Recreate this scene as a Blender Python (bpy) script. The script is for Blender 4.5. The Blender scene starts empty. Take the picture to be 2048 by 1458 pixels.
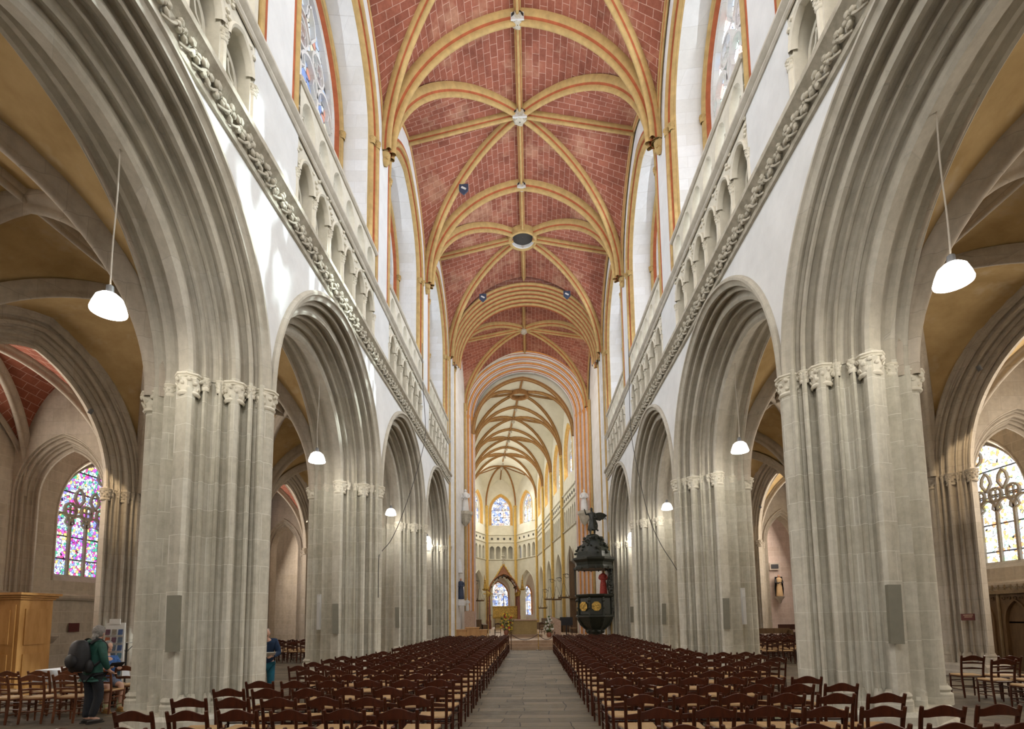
import bpy, math, random
from mathutils import Vector, Matrix
from math import sin, cos, pi, sqrt, acos, radians
random.seed(7)
SC = bpy.context.scene
COL = SC.collection
# ------------------------------------------------------------------ mesh builder
class MB:
    def __init__(s): s.v=[]; s.f=[]; s.m=[]; s.uv={}
    def add(s, vs, fs, mat=0, uvs=None):
        b=len(s.v); s.v.extend([tuple(p) for p in vs])
        for i,f in enumerate(fs):
            s.f.append([b+k for k in f]); s.m.append(mat[i] if isinstance(mat,list) else mat)
        if uvs:
            for i,u in enumerate(uvs): s.uv[b+i]=u
    def grid(s, rows, mat=0, closed=False, uvs=None, flip=False):
        n=len(rows[0]); vs=[p for r in rows for p in r]; fs=[]; ms=[]
        for i in range(len(rows)-1):
            for j in range(n if closed else n-1):
                k=(j+1)%n
                q=[i*n+j,i*n+k,(i+1)*n+k,(i+1)*n+j]
                if flip: q.reverse()
                fs.append(q); ms.append(mat[j] if isinstance(mat,list) else mat)
        s.add(vs,fs,ms,[u for r in uvs for u in r] if uvs else None)
    def box(s, c, d, rz=0, mat=0, rx=0, ry=0, top=1.0):
        R=Matrix.Rotation(rz,3,'Z')@Matrix.Rotation(ry,3,'Y')@Matrix.Rotation(rx,3,'X')
        vs=[]
        for z in (-.5,.5):
            k=top if z>0 else 1
            for x,y in ((-.5,-.5),(.5,-.5),(.5,.5),(-.5,.5)):
                vs.append(Vector(c)+R@Vector((x*d[0]*k,y*d[1]*k,z*d[2])))
        s.add(vs,[(3,2,1,0),(4,5,6,7),(0,1,5,4),(1,2,6,5),(2,3,7,6),(3,0,4,7)],mat)
    def tube(s, pts, r, n=8, mat=0, caps=True, flat=1.0):
        pts=[Vector(p) for p in pts]; rows=[]; pu=None
        for i,p in enumerate(pts):
            t=(pts[min(i+1,len(pts)-1)]-pts[max(i-1,0)])
            t=t.normalized() if t.length>1e-9 else Vector((0,0,1))
            u=Vector((0,0,1)) if abs(t.z)<.95 else Vector((0,1,0))
            if pu is not None: u=pu
            a=(u-t*u.dot(t))
            if a.length<1e-4: a=t.orthogonal()
            a.normalize(); pu=a; b=t.cross(a)
            rr=r[i] if isinstance(r,(list,tuple)) else r
            rows.append([p+a*cos(2*pi*k/n)*rr+b*sin(2*pi*k/n)*rr*flat for k in range(n)])
        s.grid(rows,mat,True,flip=True)
        if caps:
            s.add(rows[0],[list(range(n))],mat); s.add(rows[-1],[list(range(n))[::-1]],mat)
    def lathe(s, prof, c=(0,0,0), n=16, a0=0, a1=2*pi, mat=0, M=None, wob=None, sx=1, sy=1):
        full=abs(a1-a0-2*pi)<1e-6; rows=[]
        for r,z in prof:
            row=[]
            for k in range(n if full else n+1):
                a=a0+(a1-a0)*k/n; q=r*(wob(a,z) if wob else 1)
                p=Vector((q*cos(a)*sx,q*sin(a)*sy,z))
                if M: p=M@p
                row.append(p+Vector(c))
            rows.append(row)
        s.grid(rows,mat,full)
    def ball(s, c, r, n=8, m=6, mat=0, M=None):
        r=r if isinstance(r,(tuple,list)) else (r,r,r)
        rows=[]
        for i in range(m+1):
            a=-pi/2+pi*i/m; row=[]
            for k in range(n):
                b=2*pi*k/n
                p=Vector((r[0]*cos(a)*cos(b),r[1]*cos(a)*sin(b),r[2]*sin(a)))
                if M: p=M@p
                row.append(p+Vector(c))
            rows.append(row)
        s.grid(rows,mat,True)
    def poly(s, pts, mat=0): s.add(pts,[list(range(len(pts)))],mat)
    def prism(s, pts, off, mat=0):
        n=len(pts); a=[Vector(p) for p in pts]; b=[p+Vector(off) for p in a]
        s.add(a+b,[list(range(n))[::-1],list(range(n,2*n))]+[[i,(i+1)%n,n+(i+1)%n,n+i] for i in range(n)],mat)
    def xf(s, M, start=0):
        for i in range(start,len(s.v)): s.v[i]=tuple(M@Vector(s.v[i]))
    def build(s, name, mats, parent=None, ang=35, loc=None):
        me=bpy.data.meshes.new(name)
        v=s.v
        if loc is not None: v=[(p[0]-loc[0],p[1]-loc[1],p[2]-loc[2]) for p in v]
        me.from_pydata(v,[],s.f)
        mats=mats if isinstance(mats,(list,tuple)) else [mats]
        for m in mats: me.materials.append(m)
        if len(mats)>1: me.polygons.foreach_set('material_index',s.m)
        if s.uv:
            ul=me.uv_layers.new(name='UVMap'); vi=[0]*len(me.loops); me.loops.foreach_get('vertex_index',vi)
            fl=[]
            for i in vi:
                u=s.uv.get(i,(0,0)); fl+= [u[0],u[1]]
            ul.data.foreach_set('uv',fl)
        me.polygons.foreach_set('use_smooth',[True]*len(me.polygons))
        if ang<180: me.set_sharp_from_angle(angle=radians(ang))
        me.update()
        o=bpy.data.objects.new(name,me); COL.objects.link(o)
        if parent: o.parent=parent
        elif loc is not None: o.location=loc
        return o
def empty(name, loc=(0,0,0), rz=0):
    o=bpy.data.objects.new(name,None); COL.objects.link(o); o.location=loc; o.rotation_euler=(0,0,rz); o.empty_display_size=.1
    return o
def tag(o, label=None, cat=None, group=None, kind=None):
    if label: o['label']=label
    if cat: o['category']=cat
    if group: o['group']=group
    if kind: o['kind']=kind
    return o
def copy_tree(o, parent=None):
    c=o.copy(); COL.objects.link(c); c.parent=parent
    for ch in list(o.children): copy_tree(ch,c)
    return c
def curve3(pts,n=12):
    P=[Vector(p) for p in pts]; out=[]
    for i in range(len(P)-1):
        p0=P[max(i-1,0)];p1=P[i];p2=P[i+1];p3=P[min(i+2,len(P)-1)]
        for k in range(n):
            t=k/n
            out.append(.5*((2*p1)+(-p0+p2)*t+(2*p0-5*p1+4*p2-p3)*t*t+(-p0+3*p1-3*p2+p3)*t**3))
    out.append(P[-1]); return out
# ------------------------------------------------------------------ materials
def nt(name):
    m=bpy.data.materials.new(name); m.use_nodes=True; t=m.node_tree
    for n in list(t.nodes): t.nodes.remove(n)
    o=t.nodes.new('ShaderNodeOutputMaterial'); b=t.nodes.new('ShaderNodeBsdfPrincipled')
    t.links.new(b.outputs[0],o.inputs[0]); return m,t,b
def N(t,typ,**k):
    n=t.nodes.new(typ)
    for a,v in k.items():
        if a in ('operation','blend_type','data_type','noise_dimensions','feature','offset','squash','interpolation_type','vector_type','distance','wave_type','bands_direction'): setattr(n,a,v)
        else: n.inputs[a.replace('_',' ')].default_value=v
    return n
def ramp(t,src,stops):
    r=t.nodes.new('ShaderNodeValToRGB'); e=r.color_ramp.elements
    while len(e)<len(stops): e.new(.5)
    for i,(p,c) in enumerate(stops): e[i].position=p; e[i].color=(*c,1) if len(c)==3 else c
    t.links.new(src,r.inputs[0]); return r.outputs[0]
def mix(t,f,a,b,bt='MIX'):
    n=t.nodes.new('ShaderNodeMix'); n.data_type='RGBA'; n.blend_type=bt
    for sock,val in ((0,f),(6,a),(7,b)):
        if hasattr(val,'links'): t.links.new(val,n.inputs[sock])
        elif sock==0: n.inputs[0].default_value=val
        else: n.inputs[sock].default_value=(*val,1)
    return n.outputs[2]
def pos(t): return t.nodes.new('ShaderNodeNewGeometry').outputs['Position']
def bump(t,b,h,d=.02,s=.5):
    n=t.nodes.new('ShaderNodeBump'); n.inputs['Distance'].default_value=d; n.inputs['Strength'].default_value=s
    t.links.new(h,n.inputs['Height']); t.links.new(n.outputs[0],b.inputs['Normal'])
def comb(t,vec,ax):
    s=t.nodes.new('ShaderNodeSeparateXYZ'); t.links.new(vec,s.inputs[0]); c=t.nodes.new('ShaderNodeCombineXYZ')
    for i,e in enumerate(ax):
        if e is None: continue
        if isinstance(e,tuple):
            a=N(t,'ShaderNodeMath',operation='ADD'); t.links.new(s.outputs[e[0]],a.inputs[0]); t.links.new(s.outputs[e[1]],a.inputs[1]); t.links.new(a.outputs[0],c.inputs[i])
        else: t.links.new(s.outputs[e],c.inputs[i])
    return c.outputs[0]
def noise(t,vec,scale,detail=4,rough=.55):
    n=N(t,'ShaderNodeTexNoise',Scale=scale,Detail=min(detail,4),Roughness=rough); t.links.new(vec,n.inputs['Vector']); return n.outputs[0]
def plain(name,c,rough=.6,metal=0,spec=.5,var=0,sc=8,emit=None,es=0):
    m,t,b=nt(name); b.inputs['Roughness'].default_value=rough; b.inputs['Metallic'].default_value=metal
    b.inputs['Specular IOR Level'].default_value=spec
    b.inputs['Base Color'].default_value=(*c,1)
    if var:
        f=noise(t,pos(t),sc); col=ramp(t,f,[(.3,tuple(x*(1-var) for x in c)),(.7,tuple(min(1,x*(1+var)) for x in c))]); t.links.new(col,b.inputs['Base Color'])
    if emit: b.inputs['Emission Color'].default_value=(*emit,1); b.inputs['Emission Strength'].default_value=es
    return m
def stone(name,c1,c2,joint=(.75,.72,.62),bw=.8,bh=.42,mort=.008,axes=((0,1),2,None),stain=.5,jf=.5,bs=.3):
    m,t,b=nt(name); p=pos(t); b.inputs['Roughness'].default_value=.85; b.inputs['Specular IOR Level'].default_value=.25
    big=noise(t,p,.55,5,.6); col=ramp(t,big,[(.32,c1),(.68,c2)])
    fine=noise(t,p,7,6,.7); col=mix(t,.35*stain,col,ramp(t,fine,[(.3,tuple(x*.55 for x in c1)),(.65,tuple(min(1,x*1.15) for x in c2))]))
    # vertical streak weathering
    st=N(t,'ShaderNodeMapping'); st.inputs['Scale'].default_value=(2.4,2.4,.25); t.links.new(p,st.inputs[0])
    s2=noise(t,st.outputs[0],1.3,5,.65); col=mix(t,.3*stain,col,ramp(t,s2,[(.35,tuple(x*.6 for x in c1)),(.6,c2)]))
    wob=noise(t,p,1.5,2)
    br=N(t,'ShaderNodeTexBrick',Scale=1.0,Mortar_Size=mort,Mortar_Smooth=.6,Bias=0,Brick_Width=bw,Row_Height=bh)
    br.inputs['Color1'].default_value=(1,1,1,1); br.inputs['Color2'].default_value=(.90,.885,.85,1); br.inputs['Mortar'].default_value=(0,0,0,1)
    t.links.new(comb(t,p,axes),br.inputs['Vector'])
    col=mix(t,1.0,col,br.outputs['Color'],'MULTIPLY') if jf>0 else col
    # undo black mortar -> joint colour
    col=mix(t,br.outputs['Fac'],col,joint) if jf>0 else col
    t.links.new(col,b.inputs['Base Color'])
    h=mix(t,.5,fine,wob); bump(t,b,h,.02,bs)
    return m
def brickvault(name,c1,c2,joint,sx=.52,sy=.31,patch=True):
    m,t,b=nt(name); p=pos(t); b.inputs['Roughness'].default_value=.9; b.inputs['Specular IOR Level'].default_value=.15
    uv=t.nodes.new('ShaderNodeUVMap').outputs[0]
    br=N(t,'ShaderNodeTexBrick',Scale=1.0,Mortar_Size=.009,Mortar_Smooth=.3,Bias=-.1,Brick_Width=sx,Row_Height=sy)
    br.inputs['Color1'].default_value=(*c1,1); br.inputs['Color2'].default_value=(*c2,1); br.inputs['Mortar'].default_value=(*joint,1)
    t.links.new(uv,br.inputs['Vector'])
    n1=noise(t,p,1.1,6,.65); col=mix(t,.75,br.outputs[0],ramp(t,n1,[(.3,(.55,.5,.5)),(.5,(.9,.85,.85)),(.75,(1.0,1.0,1.0))]),'MULTIPLY')
    if patch:
        n2=noise(t,p,.45,7,.75); f=ramp(t,n2,[(.52,(0,0,0)),(.70,(.7,.7,.7))]); col=mix(t,f,col,(.60,.36,.24))
    n3=noise(t,p,14,3,.6); col=mix(t,.3,col,ramp(t,n3,[(.3,(.5,.5,.5)),(.6,(1,1,1))]),'MULTIPLY')
    t.links.new(col,b.inputs['Base Color']); bump(t,b,n3,.01,.25); return m
def plaster(name,c1,c2,sc=1.2,str_=.25,rough=.9,blot=None):
    m,t,b=nt(name); p=pos(t); b.inputs['Roughness'].default_value=rough; b.inputs['Specular IOR Level'].default_value=.2
    f=noise(t,p,sc,7,.65); col=ramp(t,f,[(.3,c1),(.68,c2)])
    if blot: col=mix(t,ramp(t,noise(t,p,.7,7,.8),[(.55,(0,0,0)),(.7,(.8,.8,.8))]),col,blot)
    t.links.new(col,b.inputs['Base Color'])
    h=noise(t,p,5,6,.6); bump(t,b,h,.03,str_); return m
def glassmat(name,cols,sc=3.0,lead=.03,es=1.2,bars=.7,vert=None):
    """stained glass lit from outside: leaded cells of colour, emission from the daylight behind"""
    m,t,b=nt(name); p=pos(t); b.inputs['Roughness'].default_value=.3
    vo=N(t,'ShaderNodeTexVoronoi',Scale=sc); t.links.new(p,vo.inputs['Vector'])
    ve=N(t,'ShaderNodeTexVoronoi',Scale=sc); ve.feature='DISTANCE_TO_EDGE'; t.links.new(p,ve.inputs['Vector'])
    sep=t.nodes.new('ShaderNodeSeparateColor'); t.links.new(vo.outputs['Color'],sep.inputs[0])
    k=len(cols); r=t.nodes.new('ShaderNodeValToRGB'); r.color_ramp.interpolation='CONSTANT'; e=r.color_ramp.elements
    while len(e)<k: e.new(.5)
    for i,c in enumerate(cols): e[i].position=i/k; e[i].color=(*c,1)
    t.links.new(sep.outputs[0],r.inputs[0])
    edge=ramp(t,ve.outputs['Distance'],[(0,(.02,.02,.03)),(lead,(.02,.02,.03)),(lead*2,(1,1,1))])
    col=mix(t,1.0,r.outputs[0],edge,'MULTIPLY')
    if bars:
        s=t.nodes.new('ShaderNodeSeparateXYZ'); t.links.new(p,s.inputs[0])
        a=N(t,'ShaderNodeMath',operation='PINGPONG'); t.links.new(s.outputs[2],a.inputs[0]); a.inputs[1].default_value=bars/2
        col=mix(t,1.0,col,ramp(t,a.outputs[0],[(0,(.03,.03,.03)),(.02,(.03,.03,.03)),(.03,(1,1,1))]),'MULTIPLY')
    b.inputs['Base Color'].default_value=(.02,.02,.02,1)
    t.links.new(col,b.inputs['Emission Color']); b.inputs['Emission Strength'].default_value=es
    return m
MAT={}
MAT['pier']=stone('pier_stone',(.46,.435,.355),(.65,.63,.55),joint=(.70,.68,.60),bw=.72,bh=.45,mort=.007,stain=1.0)
MAT['arch']=stone('arch_stone',(.44,.41,.345),(.58,.55,.475),joint=(.45,.42,.36),bw=3.2,bh=.62,mort=.005,stain=.7)
MAT['aisle']=stone('aisle_stone',(.43,.375,.31),(.55,.49,.41),joint=(.36,.32,.26),bw=.8,bh=.42,mort=.005,stain=.7)
MAT['ashlar']=stone('ashlar_wall',(.46,.40,.33),(.62,.55,.45),joint=(.62,.57,.47),bw=.85,bh=.36,mort=.010,axes=((0,1),2,None),stain=.8)
MAT['pinkwall']=stone('pink_ashlar',(.55,.44,.38),(.70,.58,.51),joint=(.72,.64,.56),bw=.9,bh=.36,mort=.010,stain=.5)
MAT['white']=plaster('white_limewash',(.655,.665,.665),(.75,.76,.76),1.4,.3)
MAT['whiteblock']=stone('white_block_wall',(.74,.745,.745),(.80,.805,.81),joint=(.64,.63,.61),bw=.75,bh=.36,mort=.004,axes=((0,1),2,None),stain=.25,bs=.15)
MAT['tri']=stone('triforium_stone',(.62,.585,.48),(.74,.70,.60),jf=0,stain=.5)
MAT['cornice']=plaster('carved_cornice_stone',(.36,.33,.26),(.56,.52,.43),6,.4)
MAT['brickv']=brickvault('red_vault_blocks',(.40,.150,.098),(.29,.105,.070),(.66,.44,.35),sx=.44,sy=.25)
MAT['ochre']=plain('ochre_paint',(.47,.325,.135),.75,spec=.2,var=.14,sc=5)
MAT['red']=plain('red_ochre_paint',(.40,.115,.050),.8,spec=.2,var=.16,sc=5)
MAT['orange']=plain('orange_ochre_paint',(.66,.315,.105),.75,spec=.2,var=.12,sc=5)
MAT['yellow']=plain('yellow_ochre_paint',(.66,.46,.15),.75,spec=.2,var=.12,sc=5)
MAT['brown']=plain('brown_rib_paint',(.30,.155,.060),.8,spec=.2,var=.15,sc=5)
MAT['tan']=plaster('tan_vault_plaster',(.43,.295,.130),(.58,.42,.21),1.2,.2,blot=(.58,.46,.30))
MAT['cream']=plaster('cream_vault_plaster',(.62,.60,.48),(.72,.70,.58),.8,.1)
MAT['choir']=plaster('choir_stone',(.62,.60,.50),(.72,.70,.60),1.5,.15)
MAT['dark']=plain('void_shade_paint',(.05,.045,.04),.9)  # dark colour painted in place of the shade inside holes
# ------------------------------------------------------------------ arch geometry
def arch_pts(a,c,zs,n=14,k=1.0,u=0.0):
    """left spring -> apex -> right spring, offset u inwards"""
    R=a+c-u; th=acos(max(-1,min(1,c/R))); L=[]
    for i in range(n+1):
        q=th*i/n; L.append((-( -c+R*cos(q)),zs+k*R*sin(q)))
    return L+[(-y,z) for y,z in reversed(L[:-1])]
def arch_sweep(mb,prof,a,c,zs,P,zb=None,n=14,k=1.0,mats=0,flip=False):
    """prof: [(u,v)...] u inwards from the outer curve, v depth. P(h,z,v)->world"""
    cols=[]
    for u,v in prof:
        pts=arch_pts(a,c,zs,n,k,u)
        if zb is not None: pts=[(pts[0][0],zb)]+pts+[(pts[-1][0],zb)]
        cols.append([P(h,z,v) for h,z in pts])
    rows=[[cols[j][i] for j in range(len(prof))] for i in range(len(cols[0]))]
    mb.grid(rows,mats,flip=flip)
def spandrel(mb,a,c,zs,x0,x1,ztop,P,v=0,n=14,k=1.0,zb=None,mat=0,u=0):
    """flat wall between x0..x1 up to ztop around an arch opening; jamb wall from zb"""
    pts=arch_pts(a,c,zs,n,k,u)
    lo=zb if zb is not None else zs
    if zb is not None: pts=[(pts[0][0],zb)]+pts+[(pts[-1][0],zb)]
    rows=[[P(h,z,v),P(h,ztop,v)] for h,z in pts]
    mb.grid(rows,mat)
    if x0<pts[0][0]-1e-4: mb.add([P(x0,lo,v),P(pts[0][0],lo,v),P(pts[0][0],ztop,v),P(x0,ztop,v)],[(0,1,2,3)],mat)
    if x1>pts[-1][0]+1e-4: mb.add([P(pts[-1][0],lo,v),P(x1,lo,v),P(x1,ztop,v),P(pts[-1][0],ztop,v)],[(0,1,2,3)],mat)
def archpane(mb,a,c,zs,zb,P,v,n=10,k=1.0,mat=0):
    pts=arch_pts(a,c,zs,n,k); pts=[(pts[0][0],zb)]+pts+[(pts[-1][0],zb)]
    m=len(pts)//2
    rows=[[P(pts[i][0],pts[i][1],v),P(pts[-1-i][0],pts[-1-i][1],v)] for i in range(m+1)]
    mb.grid(rows,mat)
def bar(mb,pts,P,v,w=.05,d=.12,mat=0):
    """flat stone bar following 2d points (h,z)"""
    n=len(pts); L=[];R=[]
    for i in range(n):
        x0,z0=pts[max(i-1,0)];x1,z1=pts[min(i+1,n-1)]
        dx,dz=x1-x0,z1-z0; l=sqrt(dx*dx+dz*dz) or 1
        nx,nz=-dz/l*w/2,dx/l*w/2; x,z=pts[i]
        L.append((x+nx,z+nz));R.append((x-nx,z-nz))
    rows=[[P(L[i][0],L[i][1],v),P(R[i][0],R[i][1],v),P(R[i][0],R[i][1],v+d),P(L[i][0],L[i][1],v+d)] for i in range(n)]
    mb.grid(rows,mat,True)
    mb.add(rows[0],[(0,1,2,3)],mat); mb.add(rows[-1],[(3,2,1,0)],mat)
def circ(cx,cz,r,n=18): return [(cx+r*cos(2*pi*i/n),cz+r*sin(2*pi*i/n)) for i in range(n+1)]
def tracery(mb,a,c,zs,zb,P,v,lights=3,w=.09,d=.16,mat=0,flow=True,k=1.0):
    W=2*a/lights; zl=zs-.15
    for i in range(1,lights): 
        x=-a+W*i; bar(mb,[(x,zb),(x,zl)],P,v,w,d,mat)
    for i in range(lights):
        cx=-a+W*(i+.5)
        pts=[(cx+h,z) for h,z in arch_pts(W/2,.1*W,zl,6)]
        bar(mb,pts,P,v,w*.8,d,mat)
        for sg in (-1,1): bar(mb,[(cx+sg*W*.46,zl-.05*W),(cx+sg*W*.24,zl+W*.12),(cx+sg*W*.30,zl+W*.34)],P,v+.02,w*.45,d*.6,mat)
    top=zs+k*sqrt(a*a+2*a*c)
    r=W*.36
    for i in range(1,lights):
        x=-a+W*i; bar(mb,circ(x,zl+W*.82,r,14),P,v,w*.7,d,mat)
        for q in range(4): 
            an=pi/4+q*pi/2; bar(mb,circ(x+r*.5*cos(an),zl+W*.82+r*.5*sin(an),r*.42,8),P,v+.03,w*.3,d*.5,mat)
    for i in range(max(1,lights-2)):
        x=-a+W*(i+1.5) if lights>2 else 0
        zc=zl+W*1.5
        pts=[(x,zc-r*1.3),(x+r*.8,zc-.1*r),(x+r*.6,zc+r*.8),(x,zc+r*1.5),(x-r*.6,zc+r*.8),(x-r*.8,zc-.1*r),(x,zc-r*1.3)]
        bar(mb,pts,P,v,w*.7,d,mat)
    if lights>3: bar(mb,circ(0,top-W*.75,W*.38,12),P,v,w*.7,d,mat)
# clustered profile shared by piers and arches
PD=[(0,0),(.02,.04),(.05,.06),(.08,.045),(.10,0),(.105,-.03),(.15,-.045),(.165,-.01),(.17,.035),(.20,.055),(.23,.035),(.235,-.02),(.255,-.045),(.295,-.075),(.33,-.04),(.335,.02),
 (.36,.075),(.41,.10),(.46,.075),(.485,.02),(.49,-.03),(.53,-.045),(.565,-.02),(.57,.02),(.595,.045),(.62,.02),(.625,-.03),(.66,-.06),(.70,-.07),(.745,-.045),(.76,0),(.79,.035),(.82,.01),
 (.825,-.04),(.87,-.055),(.905,-.02),(.91,.04),(.945,.085),(1.0,.10)]
PA=[(0,.0),(.03,.05),(.07,.06),(.11,.03),(.12,-.03),(.2,-.07),(.30,-.07),(.38,-.03),(.40,.03),(.45,.06),(.50,.03),(.52,-.03),(.62,-.07),(.72,-.07),(.82,-.03),(.83,.03),(.90,.08),(1.0,.10)]
U=.62; V=.97
def pdiag(U_,V_,s=1.0,T_=None):
    l=sqrt(U_*U_+V_*V_); n=(V_/l,-U_/l)
    return [(U_*t+n[0]*d*s,V_*t+n[1]*d*s) for t,d in (T_ or PD)]
def fullprof(U_=U,V_=V,s=1.0,hood=True):
    f=pdiag(U_,V_,s)+[(u,2*V_-v) for u,v in reversed(pdiag(U_,V_,s,PA)[:-1])]
    if hood: f=[(-.10,.0),(-.10,-.05),(-.06,-.085),(-.01,-.085),(.01,-.04)]+f[1:-1]+[(.01,2*V_+.04),(-.06,2*V_+.06),(-.10,2*V_)]
    return f
def leafcap(mb,c,r,h,n=16,mat=0,seed=0):
    """carved leaf capital: necking ring, bell with knotted leaves, moulded octagonal abacus"""
    rnd=random.Random(seed)
    x,y,z=c
    mb.lathe([(r*.98,-.02),(r*1.16,0),(r*1.2,.025),(r*1.1,.05),(r*1.0,.06)],(x,y,z),n,mat=mat)
    ph=rnd.random()*6
    mb.lathe([(r*1.02,.05),(r*1.12,h*.3),(r*1.16,h*.5),(r*1.2,h*.6),(r*1.32,h*.74),(r*1.2,h*.8)],(x,y,z),n*2,mat=mat,
             wob=lambda a,zz:1+.10*sin(5*a+ph+zz*20)*(zz>.06)+.05*sin(11*a+zz*31))
    for k,(zz,nq,rr_) in enumerate(((.28,6,1.12),(.50,6,1.26),(.68,6,1.36))):
        for q in range(nq):
            an=ph+(q+.5*k)*2*pi/nq; rr=r*rr_; M=Matrix.Rotation(an,3,'Z')@Matrix.Rotation(.5,3,'Y')
            mb.ball((x+rr*cos(an),y+rr*sin(an),z+h*zz),(r*.13,r*.26,h*.11),6,4,mat,M)
    mb.lathe([(r*1.2,h*.76),(r*1.4,h*.80),(r*1.44,h*.84),(r*1.34,h*.87),(r*1.50,h*.93),(r*1.50,h),(r*.6,h*1.02)],(x,y,z),8,pi/8,2*pi+pi/8,mat=mat)
def vault(P,w,l0,l1,S,H,g_c=.5,Hw=None,web=None,rib=None,ribw=.15,ribd=.32,name='ceiling',ridge=True,side=True,trans=(True,True),n=14,ring=False,wallrib=True,label=None,hot=False):
    """quadripartite rib vault with ridge ribs. P(x,y,z)->world. x in -w..w, y in l0..l1"""
    yc=(l0+l1)/2; l=(l1-l0)/2; Hw=Hw if Hw is not None else H-.9
    def gd(s): return sqrt(max(0,1-s*s))**1.0
    def gp(s,c=.12):  # pointed, s 0 apex ..1
        R=1+c; top=sqrt(R*R-c*c); return sqrt(max(0,R*R-(s+c)**2))/top
    SS=[1-cos(pi/2*(1-i/n)) if False else sin(pi/2*i/n) for i in range(n+1)]
    mb=MB()
    def cell(A,B,uvf,flip):
        m=18 if ring else 6; rows=[];uv=[]
        for i,s in enumerate(SS):
            a=Vector(A(s));b=Vector(B(s)); row=[];ur=[]
            for j in range(m+1):
                q=a.lerp(b,j/m); row.append(P(*q)); ur.append(uvf(q,s))
            rows.append(row);uv.append(ur)
        mb.grid(rows,0,False,uv,flip)
    arcx=[0];arcl=[0]
    for i in range(n):
        arcx.append(arcx[-1]+sqrt((w*(SS[i+1]-SS[i]))**2+(H*(gd(SS[i+1])-gd(SS[i])))**2))
        arcl.append(arcl[-1]+sqrt((l*(SS[i+1]-SS[i]))**2+(H*(gd(SS[i+1])-gd(SS[i])))**2))
    dx=dict(zip(SS,arcx));dl=dict(zip(SS,arcl))
    for sx in (1,-1):
        for sy in (1,-1):
            D=lambda s:(sx*w*s,yc+sy*l*s,S+H*gd(s))
            T=lambda s:(sx*w*s,yc+sy*l,S+H*gp(s))
            Wl=lambda s:(sx*w,yc+sy*l*s,S+Hw*gp(s,.25))
            cell(D,T,lambda q,s:(q[1]+50,sx*dx[s]+50),sx*sy>0)
            cell(D,Wl,lambda q,s:(q[0]*1.0+50.2,sy*dl[s]+50.1),sx*sy<0)
    if ring:
        for i,v in enumerate(mb.v):
            c0=P(0,yc,0); dx_,dy_=v[0]-c0[0],v[1]-c0[1]; rr=sqrt(dx_*dx_+dy_*dy_)
            if rr<.60:
                if rr<1e-3: dx_,dy_,rr=0,1e-3,1e-3
                mb.v[i]=(c0[0]+dx_/rr*.60,c0[1]+dy_/rr*.60,v[2])
    o=mb.build(name,web,ang=60)
    tag(o,kind='structure')
    prof=[(-ribw,.02,0),(-ribw,-.10*ribd,0),(-.9*ribw,-.38*ribd,0),(-.62*ribw,-.50*ribd,1),(-.45*ribw,-.58*ribd,1),(-.42*ribw,-.66*ribd,0),(-.46*ribw,-.80*ribd,0),(-.30*ribw,-.96*ribd,0),(0,-1.0*ribd,0)]
    prof=prof+[(-x,h,k) for x,h,k in reversed(prof[:-1])]
    mi=[prof[i][2] if i<len(prof)//2 else prof[i+1][2] for i in range(len(prof)-1)]
    def ribalong(pts,sc=1.0,nm='vault_rib'):
        r=MB(); rows=[]
        pts=[Vector(P(*p)) for p in pts]
        for i,p in enumerate(pts):
            t=(pts[min(i+1,len(pts)-1)]-pts[max(i-1,0)]).normalized()
            up=Vector((0,0,1)); sd=t.cross(up)
            if sd.length<1e-5: sd=rows_sd
            sd.normalize(); rows_sd=sd; nn=sd.cross(t).normalized()
            if nn.z<0 and abs(nn.z)>.05: nn=-nn
            rows.append([p+sd*x*sc+nn*h*sc for x,h,_ in prof])
        r.grid(rows,mi)
        return r.build(nm,rib,o,ang=50)
    F=[sin(pi/2*i/24) for i in range(25)]
    e=.0 if not ring else .0
    for sx in (1,-1):
        for sy in (1,-1):
            ribalong([(sx*w*s*.995,yc+sy*l*s*.995,S+H*gd(s)+.01) for s in (F if not ring else [q for q in F if q*w>.45])])
    for k,sy in enumerate((-1,1)):
        if trans[k]: ribalong([(x*w*.998,yc+sy*l,S+H*gp(abs(x))+.01) for x in [-q for q in reversed(F)]+F[1:]],1.12)
    r0=.55 if ring else .1
    if ridge:
        for sy in (1,-1): ribalong([(0,yc+sy*(r0+(l-r0)*i/6),S+H) for i in range(7)],.75)
    if side:
        for sx in (1,-1): ribalong([(sx*(r0+(w-r0)*i/10),yc,S+H+(Hw-H)*((r0+(w-r0)*i/10)/w)) for i in range(11)],.75)
    if wallrib:
        for sx in (1,-1): ribalong([(sx*(w-.02),yc+y*l,S+Hw*gp(abs(y),.25)-.02) for y in [-q for q in reversed(F)]+F[1:]],.45)
    return o
# ================================================================== NAVE
L=6.933; T1=15.856; T=[T1+L*(k-1) for k in range(0,4)]   # T0..T3
TT=[T1-2*L]+T                                             # T-1..T3
W=4.5; HA=3.35; ARC_C=.12; ZS=5.8
SIDE={-1:'left',1:'right'}
def Pn(s,yc): return lambda h,z,v:(s*(W+v),yc+h,z)
def bays(): return [((TT[i]+TT[i+1])/2,i) for i in range(4)]
ORD=['first','second','third','fourth','fifth','sixth','seventh','eighth','ninth','tenth','eleventh','twelfth','thirteenth','fourteenth','fifteenth','sixteenth','seventeenth','eighteenth','nineteenth','twentieth']
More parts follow.
